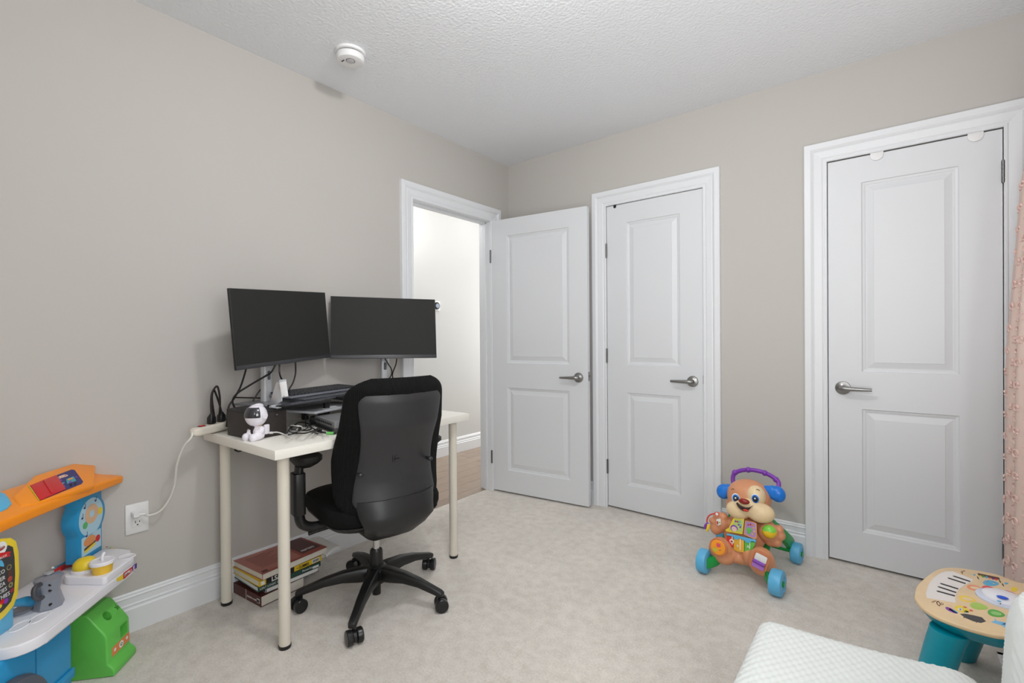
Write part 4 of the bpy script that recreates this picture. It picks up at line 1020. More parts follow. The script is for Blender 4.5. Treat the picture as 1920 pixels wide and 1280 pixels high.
obj('menu_truck', MB().prism([TP(-8, 1060, bv+.0014), TP(-8, 1052, bv+.0014), TP(3, 1050, bv+.0014), TP(7, 1057, bv+.0014), TP(7, 1062, bv+.0014)], TV*.0005), M_lb, ft, smooth=False)
obj('board_foot', MB().prism([T(.366, -.105, .325), T(.366, -.105, .395), T(.62, -.105, .395), T(.62, -.105, .325)], -TV*.06), M_lb, ft, bevel=.006)
# plates with letters on the deck front
fp = lambda a, b: TP(a, b, .0032)
def fplate(pts, m, name='letter_plate', d=0.0): obj(name, MB().prism([TP(a, b, .0030+d) for a, b in pts], TV*.0010), m, ft, smooth=False)
fplate([(219, 1090), (219, 1084), (230.5, 1076), (230.5, 1086)], M_ye)
fplate([(231.5, 1085.5), (231.5, 1074), (247.5, 1062), (247.5, 1071)], M_re); fplate([(233.5, 1080.5), (233.5, 1075.5), (242.5, 1068.5), (242.5, 1073.0)], M_w, d=.0012)
fplate([(248.5, 1070), (248.5, 1060.5), (256, 1055), (256, 1064)], mat('print_violet', (86, 50, 150), .4))
text('FOOD', .0075, TP(234, 1080, .0055), -TU, UP, M_k, ft); text('O', .015, TP(243.3, 1074, .0045), -TU, UP, M_w, ft); text('E', .019, TP(249.5, 1069, .0045), -TU, UP, M_w, ft, bold=.0005)
# coloured buttons print near the post foot
for px, py, m in ((200, 1025, M_re), (207, 1026, M_gr), (211, 1028, M_ye)): 
    p = tzp(px, py, .3525); obj('button_print', MB().lathe([(0, 0), (.0035, 0), (.0035, .0004), (0, .0004)], p, UP, 12), m, ft)
# red griddle handle with cyan edge at the back of the counter
g0, g1, g2 = TP(97, 1073, -.235), TP(130, 1057, -.235), TP(152, 1030, -.235)
obj('griddle_lid', MB().prism([TP(95, 1072, -.235), TP(110, 1060, -.235), TP(140, 1052, -.235), TP(150, 1020, -.235), TP(158, 1024, -.235), TP(156, 1050, -.235), TP(128, 1070, -.235), TP(108, 1076, -.235)], TV*.02), M_re, ft, bevel=.004, label='red griddle lid')
obj('griddle_edge', MB().tube([TP(104, 1064, -.24), TP(122, 1054, -.24), TP(145, 1042, -.24)], .003, 10, smooth=3), M_lb, ft)
obj('lid_knob', MB().ball(TP(99, 1064, -.215), .004, 12, 8), M_w, ft)
# yellow dome (squeeze cap) on a white ring
dm = tzp(160, 1068, .352)
tcap = thing('toy_lemon_squeezer', dm, 'yellow domed toy juicer on a white ring on the truck deck', 'toy')
obj('base_ring', MB().lathe([(0, 0), (.037, 0), (.037, .006), (.033, .009), (0, .009)], dm, UP, 32), M_tw, tcap)
obj('dome', MB().lathe([(.031, .009), (.033, .015), (.031, .028), (.022, .038), (.010, .042), (0, .043)], dm, UP, 32), M_ye, tcap)
# cup
cu0_ = tzp(192, 1072, .352)
tcup = thing('toy_cup', cu0_, 'yellow toy cup with a white lid and straw on the truck deck', 'toy')
obj('cup_body', MB().lathe([(0, 0), (.025, 0), (.026, .003), (.030, .034), (0, .034)], cu0_, UP, 32), mat('toy_yellow_deep', (240, 196, 60), .35), tcup)
obj('lid', MB().lathe([(0, .030), (.034, .030), (.034, .038), (.031, .041), (.027, .041), (.025, .039), (0, .039)], cu0_, UP, 36), M_tw, tcup)
obj('straw', MB().tube([cu0_+UP*.038, cu0_+UP*.052+TU*-.001, cu0_+UP*.060-TU*.010], .0045, 12, smooth=4), M_tw, tcup)
# moka pot
mk = tzp(92, 1136, .3255)
tmk = thing('toy_coffee_pot', mk, 'grey faceted toy coffee pot standing on the white truck counter', 'toy')
M_mk = mat('toy_pewter', (142, 147, 158), .32, .25)
lean = V((-.0, 0, 1))
obj('pot_body', MB().lathe([(0, 0), (.034, 0), (.035, .004), (.0255, .044), (.0255, .048), (.033, .080), (.034, .084), (0, .084)], mk, UP, 8, X=TV), M_mk, tmk, ang=20)
obj('pot_lid', MB().lathe([(.034, .084), (.035, .087), (.012, .095), (0, .095)], mk, UP, 8, X=TV), M_mk, tmk, ang=20)
obj('lid_knob', MB().lathe([(0, .094), (.006, .094), (.006, .097), (.012, .099), (.012, .103), (.009, .105), (0, .105)], mk, UP, 24), mat('toy_silver', (180, 184, 190), .25, .4), tmk)
obj('spout', MB().prism([mk+UP*.086-TU*.024-TV*.012, mk+UP*.086-TU*.024+TV*.012, mk+UP*.088-TU*.047, ], -UP*.016), M_mk, tmk, bevel=.001)
obj('handle', MB().tube([mk+UP*.082+TU*.030, mk+UP*.080+TU*.052, mk+UP*.060+TU*.054, mk+UP*.042+TU*.040, mk+UP*.040+TU*.024], .0065, 12, smooth=4), mat('toy_charcoal', (66, 66, 72), .35), tmk)
hb_ = MB()
cdir = (CAM-mk); cdir.z = 0; cdir.normalize()
for z, r_ in ((.016, .0325), (.056, .0275), (.074, .0312)):
    n_ = (cdir+cr0*.15).normalized(); hb_.lathe([(0, 0), (.0042, 0), (.0042, .001), (0, .001)], mk+UP*z+n_*(r_*.955), n_, 14)
obj('rivet_hole', hb_, M_blkm, tmk)
pn = tzp(40, 1140, .3255)
tpn = thing('toy_pan', pn, 'toy pan with a round blue handle between coffee pot and menu board', 'toy')
obj('handle', MB().tube([TP(20, 1132, -.12), TP(36, 1129, -.12), TP(50, 1127, -.12), TP(60, 1130, -.12)], [.008, .011, .014, .011], 16, smooth=5), mat('toy_steel_blue', (50, 140, 185), .3), tpn)
obj('pan_bowl', MB().lathe([(0, 0), (.030, 0), (.036, .010), (.034, .010), (.028, .003), (0, .003)], tzp(36, 1146, .3255), UP, 28), M_mk, tpn)

# ============================================================ puppy push walker
Mb = mat('walker_brown', (214, 148, 108), .42)
Mc = mat('walker_cream', (238, 212, 168), .42)
Mblu = mat('walker_blue', (22, 118, 214), .3)
Msky = mat('walker_wheel_blue', (96, 182, 226), .35)
Mgr = mat('walker_green', (24, 158, 70), .32)
Mred = mat('walker_red', (214, 52, 40), .3)
pw = thing('puppy_walker', (1.755, -.30, 0), 'brown puppy baby walker with blue ears and wheels between the closet doors', 'toy')
S = .00250
fx = V((math.cos(math.radians(-5)), math.sin(math.radians(-5)), 0)); fy = V((-fx.y, fx.x, 0))   # fx image right, fy back
def K(px, py, y): return W(px, py, 'y', y)
# wheels
def wheel(c, r, w_, s):
    o = obj('wheel', MB().lathe([(0, -w_/2), (r-.010, -w_/2), (r-.002, -w_/2+.004), (r, -w_/2+.012), (r, w_/2-.012), (r-.002, w_/2-.004), (r-.010, w_/2), (r-.022, w_/2), (r-.024, w_/2-.004), (0, w_/2-.004)], c, fx*s, 36), Msky, pw)
    obj('hub_cap', MB().lathe([(0, w_/2-.004), (.012, w_/2-.004), (.012, w_/2+.003), (0, w_/2+.004)], c, fx*s, 20), Mgr, o)
wFL = K(1320, 1051, -.520); wFR = K(1457, 1090, -.535); wRR = K(1494, 1034, -.145); 
wFL.z = .055; wFR.z = .055; wRR.z = .050
wRL = V((1.575, -.100, .050))
wheel(wFL, .055, .046, -1); wheel(wFR, .055, .052, 1); wheel(wRR, .050, .046, 1); wheel(wRL, .050, .046, -1)
# green frame: side rails from behind the body down to the rear wheels, and front feet
for top, mid, bt, s in ((K(1440, 975, -.30), K(1470, 1005, -.22), wRR-fx*.028+UP*.0, 1), (K(1372, 970, -.28), K(1362, 1000, -.17), wRL+fx*.028, -1)):
    pts = [top+UP*.03+fy*.02, top, mid, bt+UP*.035, bt]
    r_ = MB(); cr_ = cat_rom(pts, 6); rings = []
    for i, p in enumerate(cr_):
        tn_ = (cr_[min(i+1, len(cr_)-1)]-cr_[max(i-1, 0)]).normalized(); nn_ = fx.cross(tn_).normalized()
        w_ = .020+.010*i/len(cr_)
        rings.append([p+fx*a*.013+nn_*b*w_ for a, b in ((-1, -1), (1, -1), (1, 1), (-1, 1))])
    obj('frame_rail', r_.loft(rings), Mgr, pw, bevel=.003)
obj('rear_axle', MB().cyl(wRL, wRR, .008, n=14), Mgr, pw)
for wh, a, s in ((wFL, K(1352, 1052, -.47), 1), (wFR, K(1436, 1074, -.49), -1)):
    c0_ = wh+fx*s*.022; c1_ = a
    obj('foot_frame', MB().loft([[p+V((0, 0, 1))*b*h+fy*d*q for b, d in ((-1, -1), (1, -1), (1, 1), (-1, 1))] for p, h, q in ((c0_, .026, .030), (c0_*.5+c1_*.5+UP*.006, .026, .032), (c1_+UP*.016, .026, .034))]), Mgr, pw, bevel=.006)
obj('body_back', MB().loft([[K(x, y, yy_)+V((0, o_*1.0, 0)) for x, o_ in ((x0, 0), (x1, 0), (x1, .05), (x0, .05))] for x0, x1, y, yy_ in ((1372, 1440, 975, -.31), (1370, 1448, 1000, -.33), (1372, 1440, 1040, -.36))]), Mgr, pw, bevel=.006)
# handle
hp_ = [K(1385, 925, -.24), K(1375, 905, -.215), K(1376, 889, -.205), K(1388, 882, -.20), K(1404, 880.5, -.20), K(1419, 882, -.20), K(1436, 887, -.20), K(1452, 896, -.205), K(1460, 905, -.21), K(1458, 920, -.235)]
hd = MB().tube(hp_, .0105, 14, smooth=5)
for q in ((1378, 885.5), (1403, 880.5), (1434, 886.5), (1455, 899)):
    c = K(q[0], q[1], -.203); hd.ball(c, .0145, 14, 10)
obj('push_handle', hd, M_pu, pw, label='purple push handle')
# head
yH = -.40
hc_ = K(1404, 934, yH+.03)
def bl(mb, px, py, y, rx, ry, rz): return mb.ball(K(px, py, y), (rx*S, ry, rz*S), 24, 16)
hm = MB(); bl(hm, 1404, 931, yH+.03, 39, .080, 33); bl(hm, 1404, 950, yH+.025, 41, .075, 22)
hm.ball(K(1407, 903, yH+.03), (.010, .012, .008), 12, 8)
obj('head', hm, Mb, pw, remesh=.004, sm=8)
mz = MB(); bl(mz, 1385, 955, yH-.035, 22, .045, 17); bl(mz, 1426, 961, yH-.035, 24, .045, 18); bl(mz, 1405, 951, yH-.042, 30, .042, 17)
obj('muzzle', mz, Mc, pw, remesh=.0035, sm=10)
# eye patch
ep_ = MB(); bl(ep_, 1417, 930, yH-.012, 17, .045, 20)
obj('eye_patch', ep_, Mc, pw)
obj('nose', MB().ball(K(1395, 939.5, yH-.092), (.024, .014, .0125), 24, 14), mat('walker_nose', (140, 34, 26), .2), pw)
def fdisc(px, py, y, rx, rz, m, name, dy_=.003, parent=pw):
    c = K(px, py, y); d = (CAM-c).normalized()
    return obj(name, MB().ball(c, (rx*S, dy_, rz*S), 20, 12), m, parent)
M_wht2 = mat('eye_white', (245, 245, 245), .2)
for px, py, yy, s in ((1379.5, 933.5, -.4505, 1), (1416, 934.5, -.4585, 1)):
    e = fdisc(px, py, yy, 7.0, 9.0, M_wht2, 'eye', .006)
    fdisc(px+.3, py+.5, yy-.004, 6.0, 7.6, Mblu, 'iris', .005, e); fdisc(px+.2, py+1, yy-.0072, 4.2, 5.6, M_blk, 'pupil', .004, e); fdisc(px-.6, py-.2, yy-.0112, 1.6, 1.6, M_wht2, 'eye_glint', .002, e)
for P3 in ([(1371.5, 917.5), (1374, 916), (1377, 917.5)], [(1418, 917.5), (1421, 917), (1424.5, 919.5)]):
    obj('eyebrow', MB().tube([K(a, b, -.438) for a, b in P3], .0014, 8, smooth=3), M_blk, pw)
# smile
def mz_y(px): return -.4985+.00003*(px-1397)**2
mo = [(1380, 943.5), (1383, 949), (1388, 954.5), (1394, 958), (1400, 958.5), (1405, 955), (1408, 951), (1410.5, 948.5)]
mi = [(1409.5, 949.5), (1404, 952.5), (1396, 952.5), (1388, 949.5), (1382.5, 945.5)]
obj('mouth', MB().prism([K(a, b, mz_y(a)) for a, b in mo+mi], V((0, .030, 0))), mat('walker_mouth', (48, 26, 26), .4), pw, smooth=False)
obj('tongue', MB().ball(K(1398.5, 956.5, -.4985), (.012, .005, .0055), 16, 10), Mred, pw)
# ears
for a, b, dx_, rot in (((1357, 921), (1374, 918), -1, .25), ((1458, 926), (1440, 920), 1, -.35)):
    m = MB(); c = K(a[0], a[1], -.36); q = K(b[0], b[1], -.36)
    Rr = Matrix.Rotation(rot, 3, 'Y')
    m.ball(c, (.034, .030, .038), 24, 16, Rr); m.ball(q, (.030, .022, .026), 20, 14)
    m.ball(c*.5+q*.5, (.032, .027, .033), 20, 14)
    obj('ear', m, Mblu, pw, remesh=.004, sm=8)
# body
yB = -.42
bm_ = MB()
for px, py, y, rx, ry, rz in ((1398, 985, -.385, 33, .050, 22), (1395, 1005, -.40, 37, .050, 24), (1392, 1028, -.42, 36, .052, 22), (1388, 1042, -.435, 30, .050, 14),
                              (1352, 1030, -.475, 22, .050, 23), (1358, 1042, -.475, 20, .045, 15), (1370, 1036, -.45, 20, .045, 18),
                              (1428, 1052, -.490, 22, .052, 25), (1436, 1064, -.49, 18, .045, 16), (1412, 1044, -.46, 20, .045, 18),
                              (1368, 982, -.40, 10, .028, 12), (1352, 980, -.415, 15, .030, 17), (1343, 990, -.42, 12, .026, 12), (1356, 968, -.415, 9, .024, 8), (1337, 976, -.42, 8, .022, 7), (1345, 966, -.415, 8, .022, 7),
                              (1430, 990, -.40, 14, .032, 14), (1442, 998, -.42, 19, .034, 19), (1439, 981, -.41, 9, .024, 10), (1461, 993, -.42, 8, .022, 9), (1464, 1004, -.42, 8, .022, 9), (1455, 1016, -.42, 10, .024, 9), (1445, 1016, -.42, 10, .022, 8)):
    bl(bm_, px, py, y, rx, ry, rz)
obj('body', bm_, Mb, pw, remesh=.0045, sm=7)
pn_ = V((0, -1, 0))
def yface(px, py, extra=.0):   # approximate front of the torso
    return -.452-.00048*(py-985)-extra
def flat(pts, m, name, off=.0, t=.004, bev=.0008, parent=pw, yfun=None, **k):
    yy = (yfun or yface)
    return obj(name, MB().prism([K(a, b, yy(a, b)-off+t) for a, b in pts], V((0, -t, 0))), m, parent, bevel=bev, **k)
# book: two pages
M_pgy = mat('walker_page_yellow', (236, 214, 62), .35); M_pgr = mat('walker_page_green', (180, 205, 120), .4); M_pgp = mat('walker_page_purple', (176, 140, 196), .4)
flat([(1361, 992), (1367, 989), (1375, 971.5), (1379, 969), (1396, 972), (1393, 1000.5), (1362, 995)], M_pgy, 'book_page', off=.012, t=.008, label='yellow book page')
flat([(1366.5, 992), (1373, 987), (1378, 973), (1393.5, 975.5), (1391, 997.5)], M_pgr, 'page_picture', off=.0126, t=.001, bev=0)
flat([(1397.5, 975), (1414, 977.5), (1419, 981), (1419.5, 1008), (1415, 1010.5), (1394.5, 1001)], mat('walker_page_rim', (226, 160, 110), .4), 'book_page', off=.011, t=.006, label='tan book page')
flat([(1398.5, 977), (1413, 979.5), (1417, 983), (1417, 1006), (1412, 1007.5), (1396.5, 1000)], M_pgp, 'page_picture', off=.0116, t=.001, bev=0)
def spot(px, py, r, m, name, off): 
    p = K(px, py, yface(px, py)-off); obj(name, MB().ball(p, (r*S, .0012, r*S), 14, 8), m, pw)
spot(1376.5, 990.5, 6.5, M_pu, 'picture_flower', .0135); spot(1376.5, 991.5, 4.8, mat('print_skin', (240, 208, 200), .4), 'picture_flower', .0142)
for a in (-1.8, 1.8): spot(1376.5+a, 990, .7, M_k, 'picture_flower', .0152)
for px, py, m in ((1379, 977, M_pu), (1383, 978, M_re), (1387, 978.5, M_lb), (1385, 983.5, M_pu), (1389, 984.5, M_lb), (1388, 988, M_pu)): spot(px, py, 1.7, m, 'page_dot', .0135)
for px, py, m in ((1403, 983.5, M_re), (1407, 983, M_re), (1411, 984.5, M_or), (1413, 990, M_ye), (1414, 996, M_ye), (1411, 1001, M_ye)): spot(px, py, 1.5, m, 'page_dot', .0135)
spot(1404.5, 993, 4.2, M_gr, 'picture_leaf', .0135); spot(1404, 998, 2.8, M_gr, 'picture_leaf', .0135)
# awning and piano keys
ky = lambda a, b: yface(a, b)
flat([(1363.5, 1003), (1375, 1006), (1376, 1022), (1371, 1026), (1366, 1018), (1363.5, 1010)], mat('key_red', (222, 60, 44), .35), 'piano_key', off=.010, t=.010, label='red piano key')
flat([(1376, 1006.5), (1396, 1011), (1396, 1034.5), (1384, 1032.5), (1376.8, 1029)], mat('key_amber', (232, 178, 58), .35), 'piano_key', off=.010, t=.010, label='amber piano key')
flat([(1397, 1011.5), (1417, 1016), (1415, 1023), (1409, 1031), (1397, 1035)], mat('key_green', (98, 192, 70), .35), 'piano_key', off=.010, t=.010, label='green piano key')
aw = [(1363.5, 999), (1418, 1011), (1417.5, 1016)]+[(1413, 1014)]+[(1403.5+6*math.cos(math.radians(a)), 1012+3.4*math.sin(math.radians(a))+1) for a in range(0, 181, 30)]+[(1393, 1010.5), (1390, 1009)]+[(1382+5.5*math.cos(math.radians(a)), 1007+3.2*math.sin(math.radians(a))) for a in range(0, 181, 30)]+[(1374, 1004), (1363.5, 1002.5)]
flat(aw, Msky, 'awning', off=.014, t=.008)
kp = lambda s, px, py, size, m: text(s, size, K(px, py, yface(px, py)-.0115), fx, UP, m, pw, bold=.0004)
for px, y0, y1 in ((1373, 1005, 1021), (1388, 1009, 1031), (1406, 1014, 1029)): 
    flat([(px-.8, y0), (px+.8, y0), (px+.3, y1), (px-.9, y1)], M_w, 'key_stripe', off=.0108, t=.0015, bev=0)
kp('B', 1381.5, 1024.5, .014, M_w); kp('A', 1400, 1026, .018, M_w)
p = K(1372, 1014.5, yface(1372, 1014)-.0108); obj('key_flower', MB().ball(p, (.0105, .0012, .0105), 16, 8), M_w, pw); obj('key_flower', MB().ball(p-V((0, .0012, 0)), (.005, .0010, .005), 12, 8), Mred, pw)
# ball in the right paw
bc = K(1442, 997, -.455)
obj('ball_rim', MB().lathe([(.029, 0), (.034, .002), (.034, .006), (.031, .007)], bc+V((0, .012, 0)), (-.05, -1, .05), 32), Mb, pw)
bu = MB().lathe([(0, .026)]+[(.030*math.cos(a), .026*math.sin(a)) for a in [math.radians(x) for x in range(75, -1, -15)]], bc+V((0, .006, 0)), (-.05, -1, .05), 32)
spb = obj('spinner_ball', bu, [mat('ball_yellow', (240, 200, 40), .2), mat('ball_green', (130, 214, 80), .2)], pw)
for f_ in spb.data.polygons:
    if f_.center.z > bc.z+.006: f_.material_index = 1
# orange shape dial on the left leg
oc_ = K(1347, 1026, -.525)
obj('dial_rim', MB().lathe([(0, 0), (.041, 0), (.041, .006), (.037, .008), (.034, .006), (0, .006)], oc_+V((0, .006, 0)), (-.12, -1, .1), 36), mat('walker_rim', (206, 128, 88), .42), pw)
od = obj('shape_dial', MB().lathe([(0, .006), (.0335, .006), (.0335, .009), (.031, .011), (0, .011)], oc_+V((0, .006, 0)), (-.12, -1, .1), 36), mat('walker_orange', (250, 160, 40), .3), pw)
q = oc_+V((-.001, -.0058, 0))
obj('square_peg', MB().fbox(q+V((.003, 0, .013)), (1, 0, 0), (0, 1, 0), UP, .0085, .0015, .0085), mat('peg_pink', (226, 80, 110), .35), od, bevel=.002)
obj('triangle_peg', MB().prism([q+V((.006, 0, -.006)), q+V((.026, 0, -.006)), q+V((.018, 0, -.021))], V((0, -.0015, 0))), mat('peg_indigo', (60, 70, 130), .35), od)
obj('round_peg', MB().lathe([(0, 0), (.0095, 0), (.0095, .0015), (0, .0015)], q+V((-.013, 0, -.011)), (0, -1, 0), 20), mat('peg_lime', (196, 196, 60), .35), od)
# roller window on the right leg
rc = K(1424, 1052, -.548)
rX = V((math.cos(-.28), 0, math.sin(-.28))); rZ = V((math.sin(.28), 0, math.cos(.28)))
def rpl(w_, h_, r_, cx, cz, m, name, off, t): 
    obj(name, MB().prism([rc+rX*(a+cx)+rZ*(b+cz)-V((0, off, 0)) for a, b in rrect(w_, h_, r_)], V((0, -t, 0))), m, pw, bevel=.0006)
rpl(.070, .086, .018, 0, 0, mat('walker_rim', (206, 128, 88), .42), 'roller_rim', -.008, .008)
rpl(.054, .070, .010, 0, 0, mat('walker_recess', (186, 98, 60), .5), 'roller_recess', .0002, .0012)
rpl(.048, .034, .006, 0.001, .016, M_w, 'roller_window', .0012, .0014)
rpl(.050, .024, .005, 0, -.022, mat('walker_lilac', (176, 120, 206), .35), 'roller_slope', .0012, .0016)
obj('roller', MB().cyl(rc+rX*-.024-rZ*.006-V((0, .004, 0)), rc+rX*.024-rZ*.006-V((0, .004, 0)), .0075, n=18), M_pu, pw, label='purple roller')
# ring with charms on the left paw
rg0 = K(1330, 975, -.45)
rg = [K(a, b, -.455) for a, b in ((1343, 963), (1337, 963), (1330, 966), (1326, 973), (1326, 982), (1329, 990))]
obj('charm_ring', MB().tube(rg, .0032, 10, smooth=5), Mred, pw, label='red ring')
obj('ring_badge', MB().lathe([(0, 0), (.0095, 0), (.0105, .0015), (.0095, .003), (0, .003)], K(1344.5, 963, -.455), (0, -1, 0), 20), Mred, pw)
obj('ring_badge_face', MB().lathe([(0, .003), (.0072, .003), (.0072, .0036), (0, .0036)], K(1344.5, 963, -.455), (0, -1, 0), 20), M_w, pw)
obj('charm', MB().tube([K(1328, 980, -.46), K(1323, 985, -.465), K(1321.5, 991, -.465)], [.006, .007, .005], 12, smooth=3), M_pu, pw, label='purple charm')
obj('charm', MB().tube([K(1329, 982, -.465), K(1327.5, 989, -.47), K(1325.5, 995, -.47)], [.006, .0075, .006], 12, smooth=3), M_ye, pw, label='yellow charm')
obj('paw_window', MB().prism([K(a, b, -.449) for a, b in ((1343, 973), (1351, 971.5), (1352, 982.5), (1347, 985), (1343, 982))], V((0, -.0015, 0))), M_w, pw, bevel=.0005)
obj('paw_light', MB().ball(K(1345.2, 979.5, -.4505), (.0045, .0012, .008), 12, 8), Mred, pw)
obj('paw_light', MB().ball(K(1349.2, 979, -.4505), (.0035, .0012, .004), 12, 8), M_gr, pw)

# ============================================================ activity table
M_wood2 = mat('table_wood', (232, 204, 162), .4, noise=.04, nscale=25)
M_teal = mat('table_teal', (0, 150, 170), .32)
tz_ = .310
pts_far = [(1715.6, 1111), (1720, 1096), (1740, 1077.5), (1759, 1066), (1785, 1063), (1815, 1066), (1867.5, 1075.6), (1909, 1090.6)]
pts_near = [(1895.6, 1194), (1867.5, 1190), (1830, 1180.6), (1792.5, 1169), (1755, 1154), (1729, 1137.5), (1715.6, 1120.6)]
far = [W(a, b, 'z', tz_) for a, b in pts_far]; near = [W(a, b, 'z', tz_) for a, b in pts_near]
ctr = V((2.575, -.80, tz_))
right = [V((2.70, -.605, tz_)), V((2.765, -.68, tz_)), V((2.79, -.80, tz_)), V((2.76, -.93, tz_)), V((2.69, -1.01, tz_)), V((2.60, -1.045, tz_))]
loopc = far+right+near
sm_ = []
n = len(loopc)
for i in range(n):
    a, b, c, d = loopc[i-1], loopc[i], loopc[(i+1) % n], loopc[(i+2) % n]
    for k in range(4):
        t = k/4; t2 = t*t; t3 = t2*t; sm_.append(0.5*((2*b)+(c-a)*t+(2*a-5*b+4*c-d)*t2+(3*b-a-3*c+d)*t3))
at = thing('activity_table', (ctr.x, ctr.y, 0), 'low wooden-topped activity table with teal legs before the right closet door', 'toy table')
obj('table_top', MB().prism([p-UP*.012 for p in sm_], UP*.012), M_wood2, at, bevel=.004, bseg=3)
cc_ = ctr-UP*.012
obj('apron', MB().loft([[cc_+(p-ctr)*s-UP*z for p in sm_] for s, z in ((.985, 0), (.97, .006), (.90, .028), (.86, .036))]), M_teal, at)
LB = [W(1782, 1178, 'z', .265), W(1834, 1199, 'z', .262)]
for (x, y), (bx_, by_) in (((LB[0].x-.060, LB[0].y+.0), (LB[0].x, LB[0].y)), ((2.484, -.588), (2.535, -.665)), ((2.74, -.64), (2.70, -.70)), ((2.68, -1.0), (2.66, -.93))):
    obj('leg', MB().loft([[V((x+(bx_-x)*t+r_*math.cos(2*PI*k/28), y+(by_-y)*t+r_*math.sin(2*PI*k/28), z)) for k in range(28)] for z, t, r_ in ((0, 0, .036), (.004, 0.01, .039), (.22, .80, .044), (.262, 1, .046))]), M_teal, at)
def tpt(a, b, z=tz_+.0002): return W(a, b, 'z', z)
def tpr(pts, m, name='print', t=.0004, z=tz_+.0001): return obj(name, MB().prism([tpt(a, b, z) for a, b in pts], UP*t), m, at, smooth=False)
def cr3(x, y): return (1680+x/5.3333, 1040+y/5.3333)
M_ivory = mat('print_ivory', (236, 230, 226), .4)
kbd = [(600, 480), (310, 430), (298, 390), (310, 350), (325, 300), (345, 270), (370, 235), (410, 205), (450, 180), (500, 165), (570, 165), (770, 245), (760, 270), (690, 300), (630, 345), (600, 400), (592, 440)]
tpr([cr3(*p) for p in kbd], M_ivory, 'keyboard_print')
for a, b in (((420, 365), (590, 412)), ((432, 322), (602, 378)), ((455, 290), (622, 342)), ((530, 235), (695, 288)), ((582, 215), (742, 268))):
    p0, p1 = tpt(*cr3(*a)), tpt(*cr3(*b)); d = (p1-p0).normalized(); s = V((-d.y, d.x, 0))*.0042
    obj('black_key', MB().prism([p0-s, p0-d*.004, p0+s, p1+s, p1-s], UP*.0012), M_k, at, smooth=False)
# hub dome
hc3 = tpt(*cr3(1075, 452)); 
obj('light_ring', MB().lathe([(0, 0), (.062, 0), (.062, .004), (.058, .007), (.050, .008), (0, .008)], hc3, UP, 40), mat('table_frost', (212, 218, 236), .25), at)
obj('touch_dome', MB().lathe([(0, .008), (.049, .008), (.047, .013), (.036, .018), (.018, .021), (0, .022)], hc3, UP, 40), M_tw, at)
def on_dome(px, py, rx, ry, m, name, h): 
    p = W(*cr3(px, py), 'z', hc3.z+h); obj(name, MB().ball(p, (rx, ry, .0015), 16, 8), m, at)
on_dome(1065, 423, .013, .011, mat('print_blue', (10, 90, 220), .3), 'dome_button', .0205)
on_dome(1030, 462, .005, .004, M_lb, 'dome_print', .018); on_dome(1200, 473, .006, .005, M_lb, 'dome_print', .016); on_dome(1045, 487, .0015, .0012, M_k, 'dome_print', .014)
# leaf-shaped touch prints round the hub
def leaf(cx, cy, L_, w_, ang, m, hollow=None):
    pts = []
    for k in range(20):
        t = 2*PI*k/20; x = L_*math.cos(t); y = w_*math.sin(t)*(1-.25*math.cos(t))
        pts.append(cr3(cx+x*math.cos(ang)-y*math.sin(ang), cy+x*math.sin(ang)+y*math.cos(ang)))
    tpr(pts, m, 'leaf_print')
    if hollow:
        pts2 = []
        for k in range(20):
            t = 2*PI*k/20; x = L_*.62*math.cos(t); y = w_*.5*math.sin(t)
            pts2.append(cr3(cx+x*math.cos(ang)-y*math.sin(ang), cy+x*math.sin(ang)+y*math.cos(ang)))
        tpr(pts2, hollow, 'leaf_print', z=tz_+.0006)
LF = {'o': mat('leaf_orange', (240, 150, 110), .4), 'r': mat('leaf_red', (222, 80, 90), .4), 'p': mat('leaf_pink', (210, 70, 120), .4), 'y': mat('leaf_yellow', (246, 212, 80), .4), 'g': mat('leaf_lime', (172, 206, 90), .4), 'd': mat('leaf_green', (90, 175, 70), .4), 'b': mat('leaf_blue', (90, 175, 215), .4)}
Mw2 = mat('table_wood_inner', (236, 210, 172), .4)
leaf(795, 332, 88, 26, .2, LF['o'], Mw2); leaf(940, 343, 84, 26, .25, LF['r'], mat('leaf_rose', (240, 150, 150), .4)); leaf(1125, 388, 88, 27, .25, LF['p'], mat('leaf_pale', (232, 150, 180), .4))
leaf(715, 442, 88, 28, .2, LF['y'], Mw2); leaf(830, 515, 92, 32, .2, LF['g']); leaf(1003, 586, 90, 34, .22, LF['d'], mat('leaf_mint', (150, 205, 120), .4)); leaf(1165, 625, 60, 32, .22, LF['b'], mat('leaf_ice', (170, 215, 235), .4))
# small creature prints
tpr([cr3(*p) for p in ((815, 182), (1030, 226), (1040, 246), (1000, 246), (825, 205))], M_brn, 'xylophone_print')
for i, m in enumerate((M_ye, LF['d'], LF['b'], LF['o'], M_pu, M_re)): 
    leaf(840+i*33, 208+i*7, 15, 11, .2, m)
leaf(950, 283, 80, 28, .1, LF['b']); leaf(905, 268, 15, 9, .1, M_w); leaf(980, 283, 15, 9, .1, M_w)
for a, b in ((820, 230), (1070, 300), (1040, 265)): leaf(a, b, 18, 5, 1.0, M_k)
leaf(665, 545, 80, 30, .3, M_ye); leaf(555, 555, 68, 16, .45, M_pu); leaf(590, 568, 34, 12, .45, LF['b']); leaf(545, 548, 30, 8, .45, LF['o'])
for a, b in ((645, 545), (705, 572)): leaf(a, b, 24, 16, .1, M_w); leaf(a, b, 9, 7, .1, M_k)
leaf(690, 523, 20, 7, .2, LF['r']); leaf(752, 556, 20, 8, .2, LF['r'])
tpr([cr3(*p) for p in ((640, 590), (690, 588), (780, 605), (860, 625), (900, 665), (850, 680), (770, 662), (690, 628))], mat('print_charcoal', (62, 60, 62), .4), 'cricket_print')
for p in (((675, 622), (690, 625), (672, 632)), ((800, 668), (815, 668), (800, 682))): tpr([cr3(*q) for q in p], M_brn, 'cricket_print')
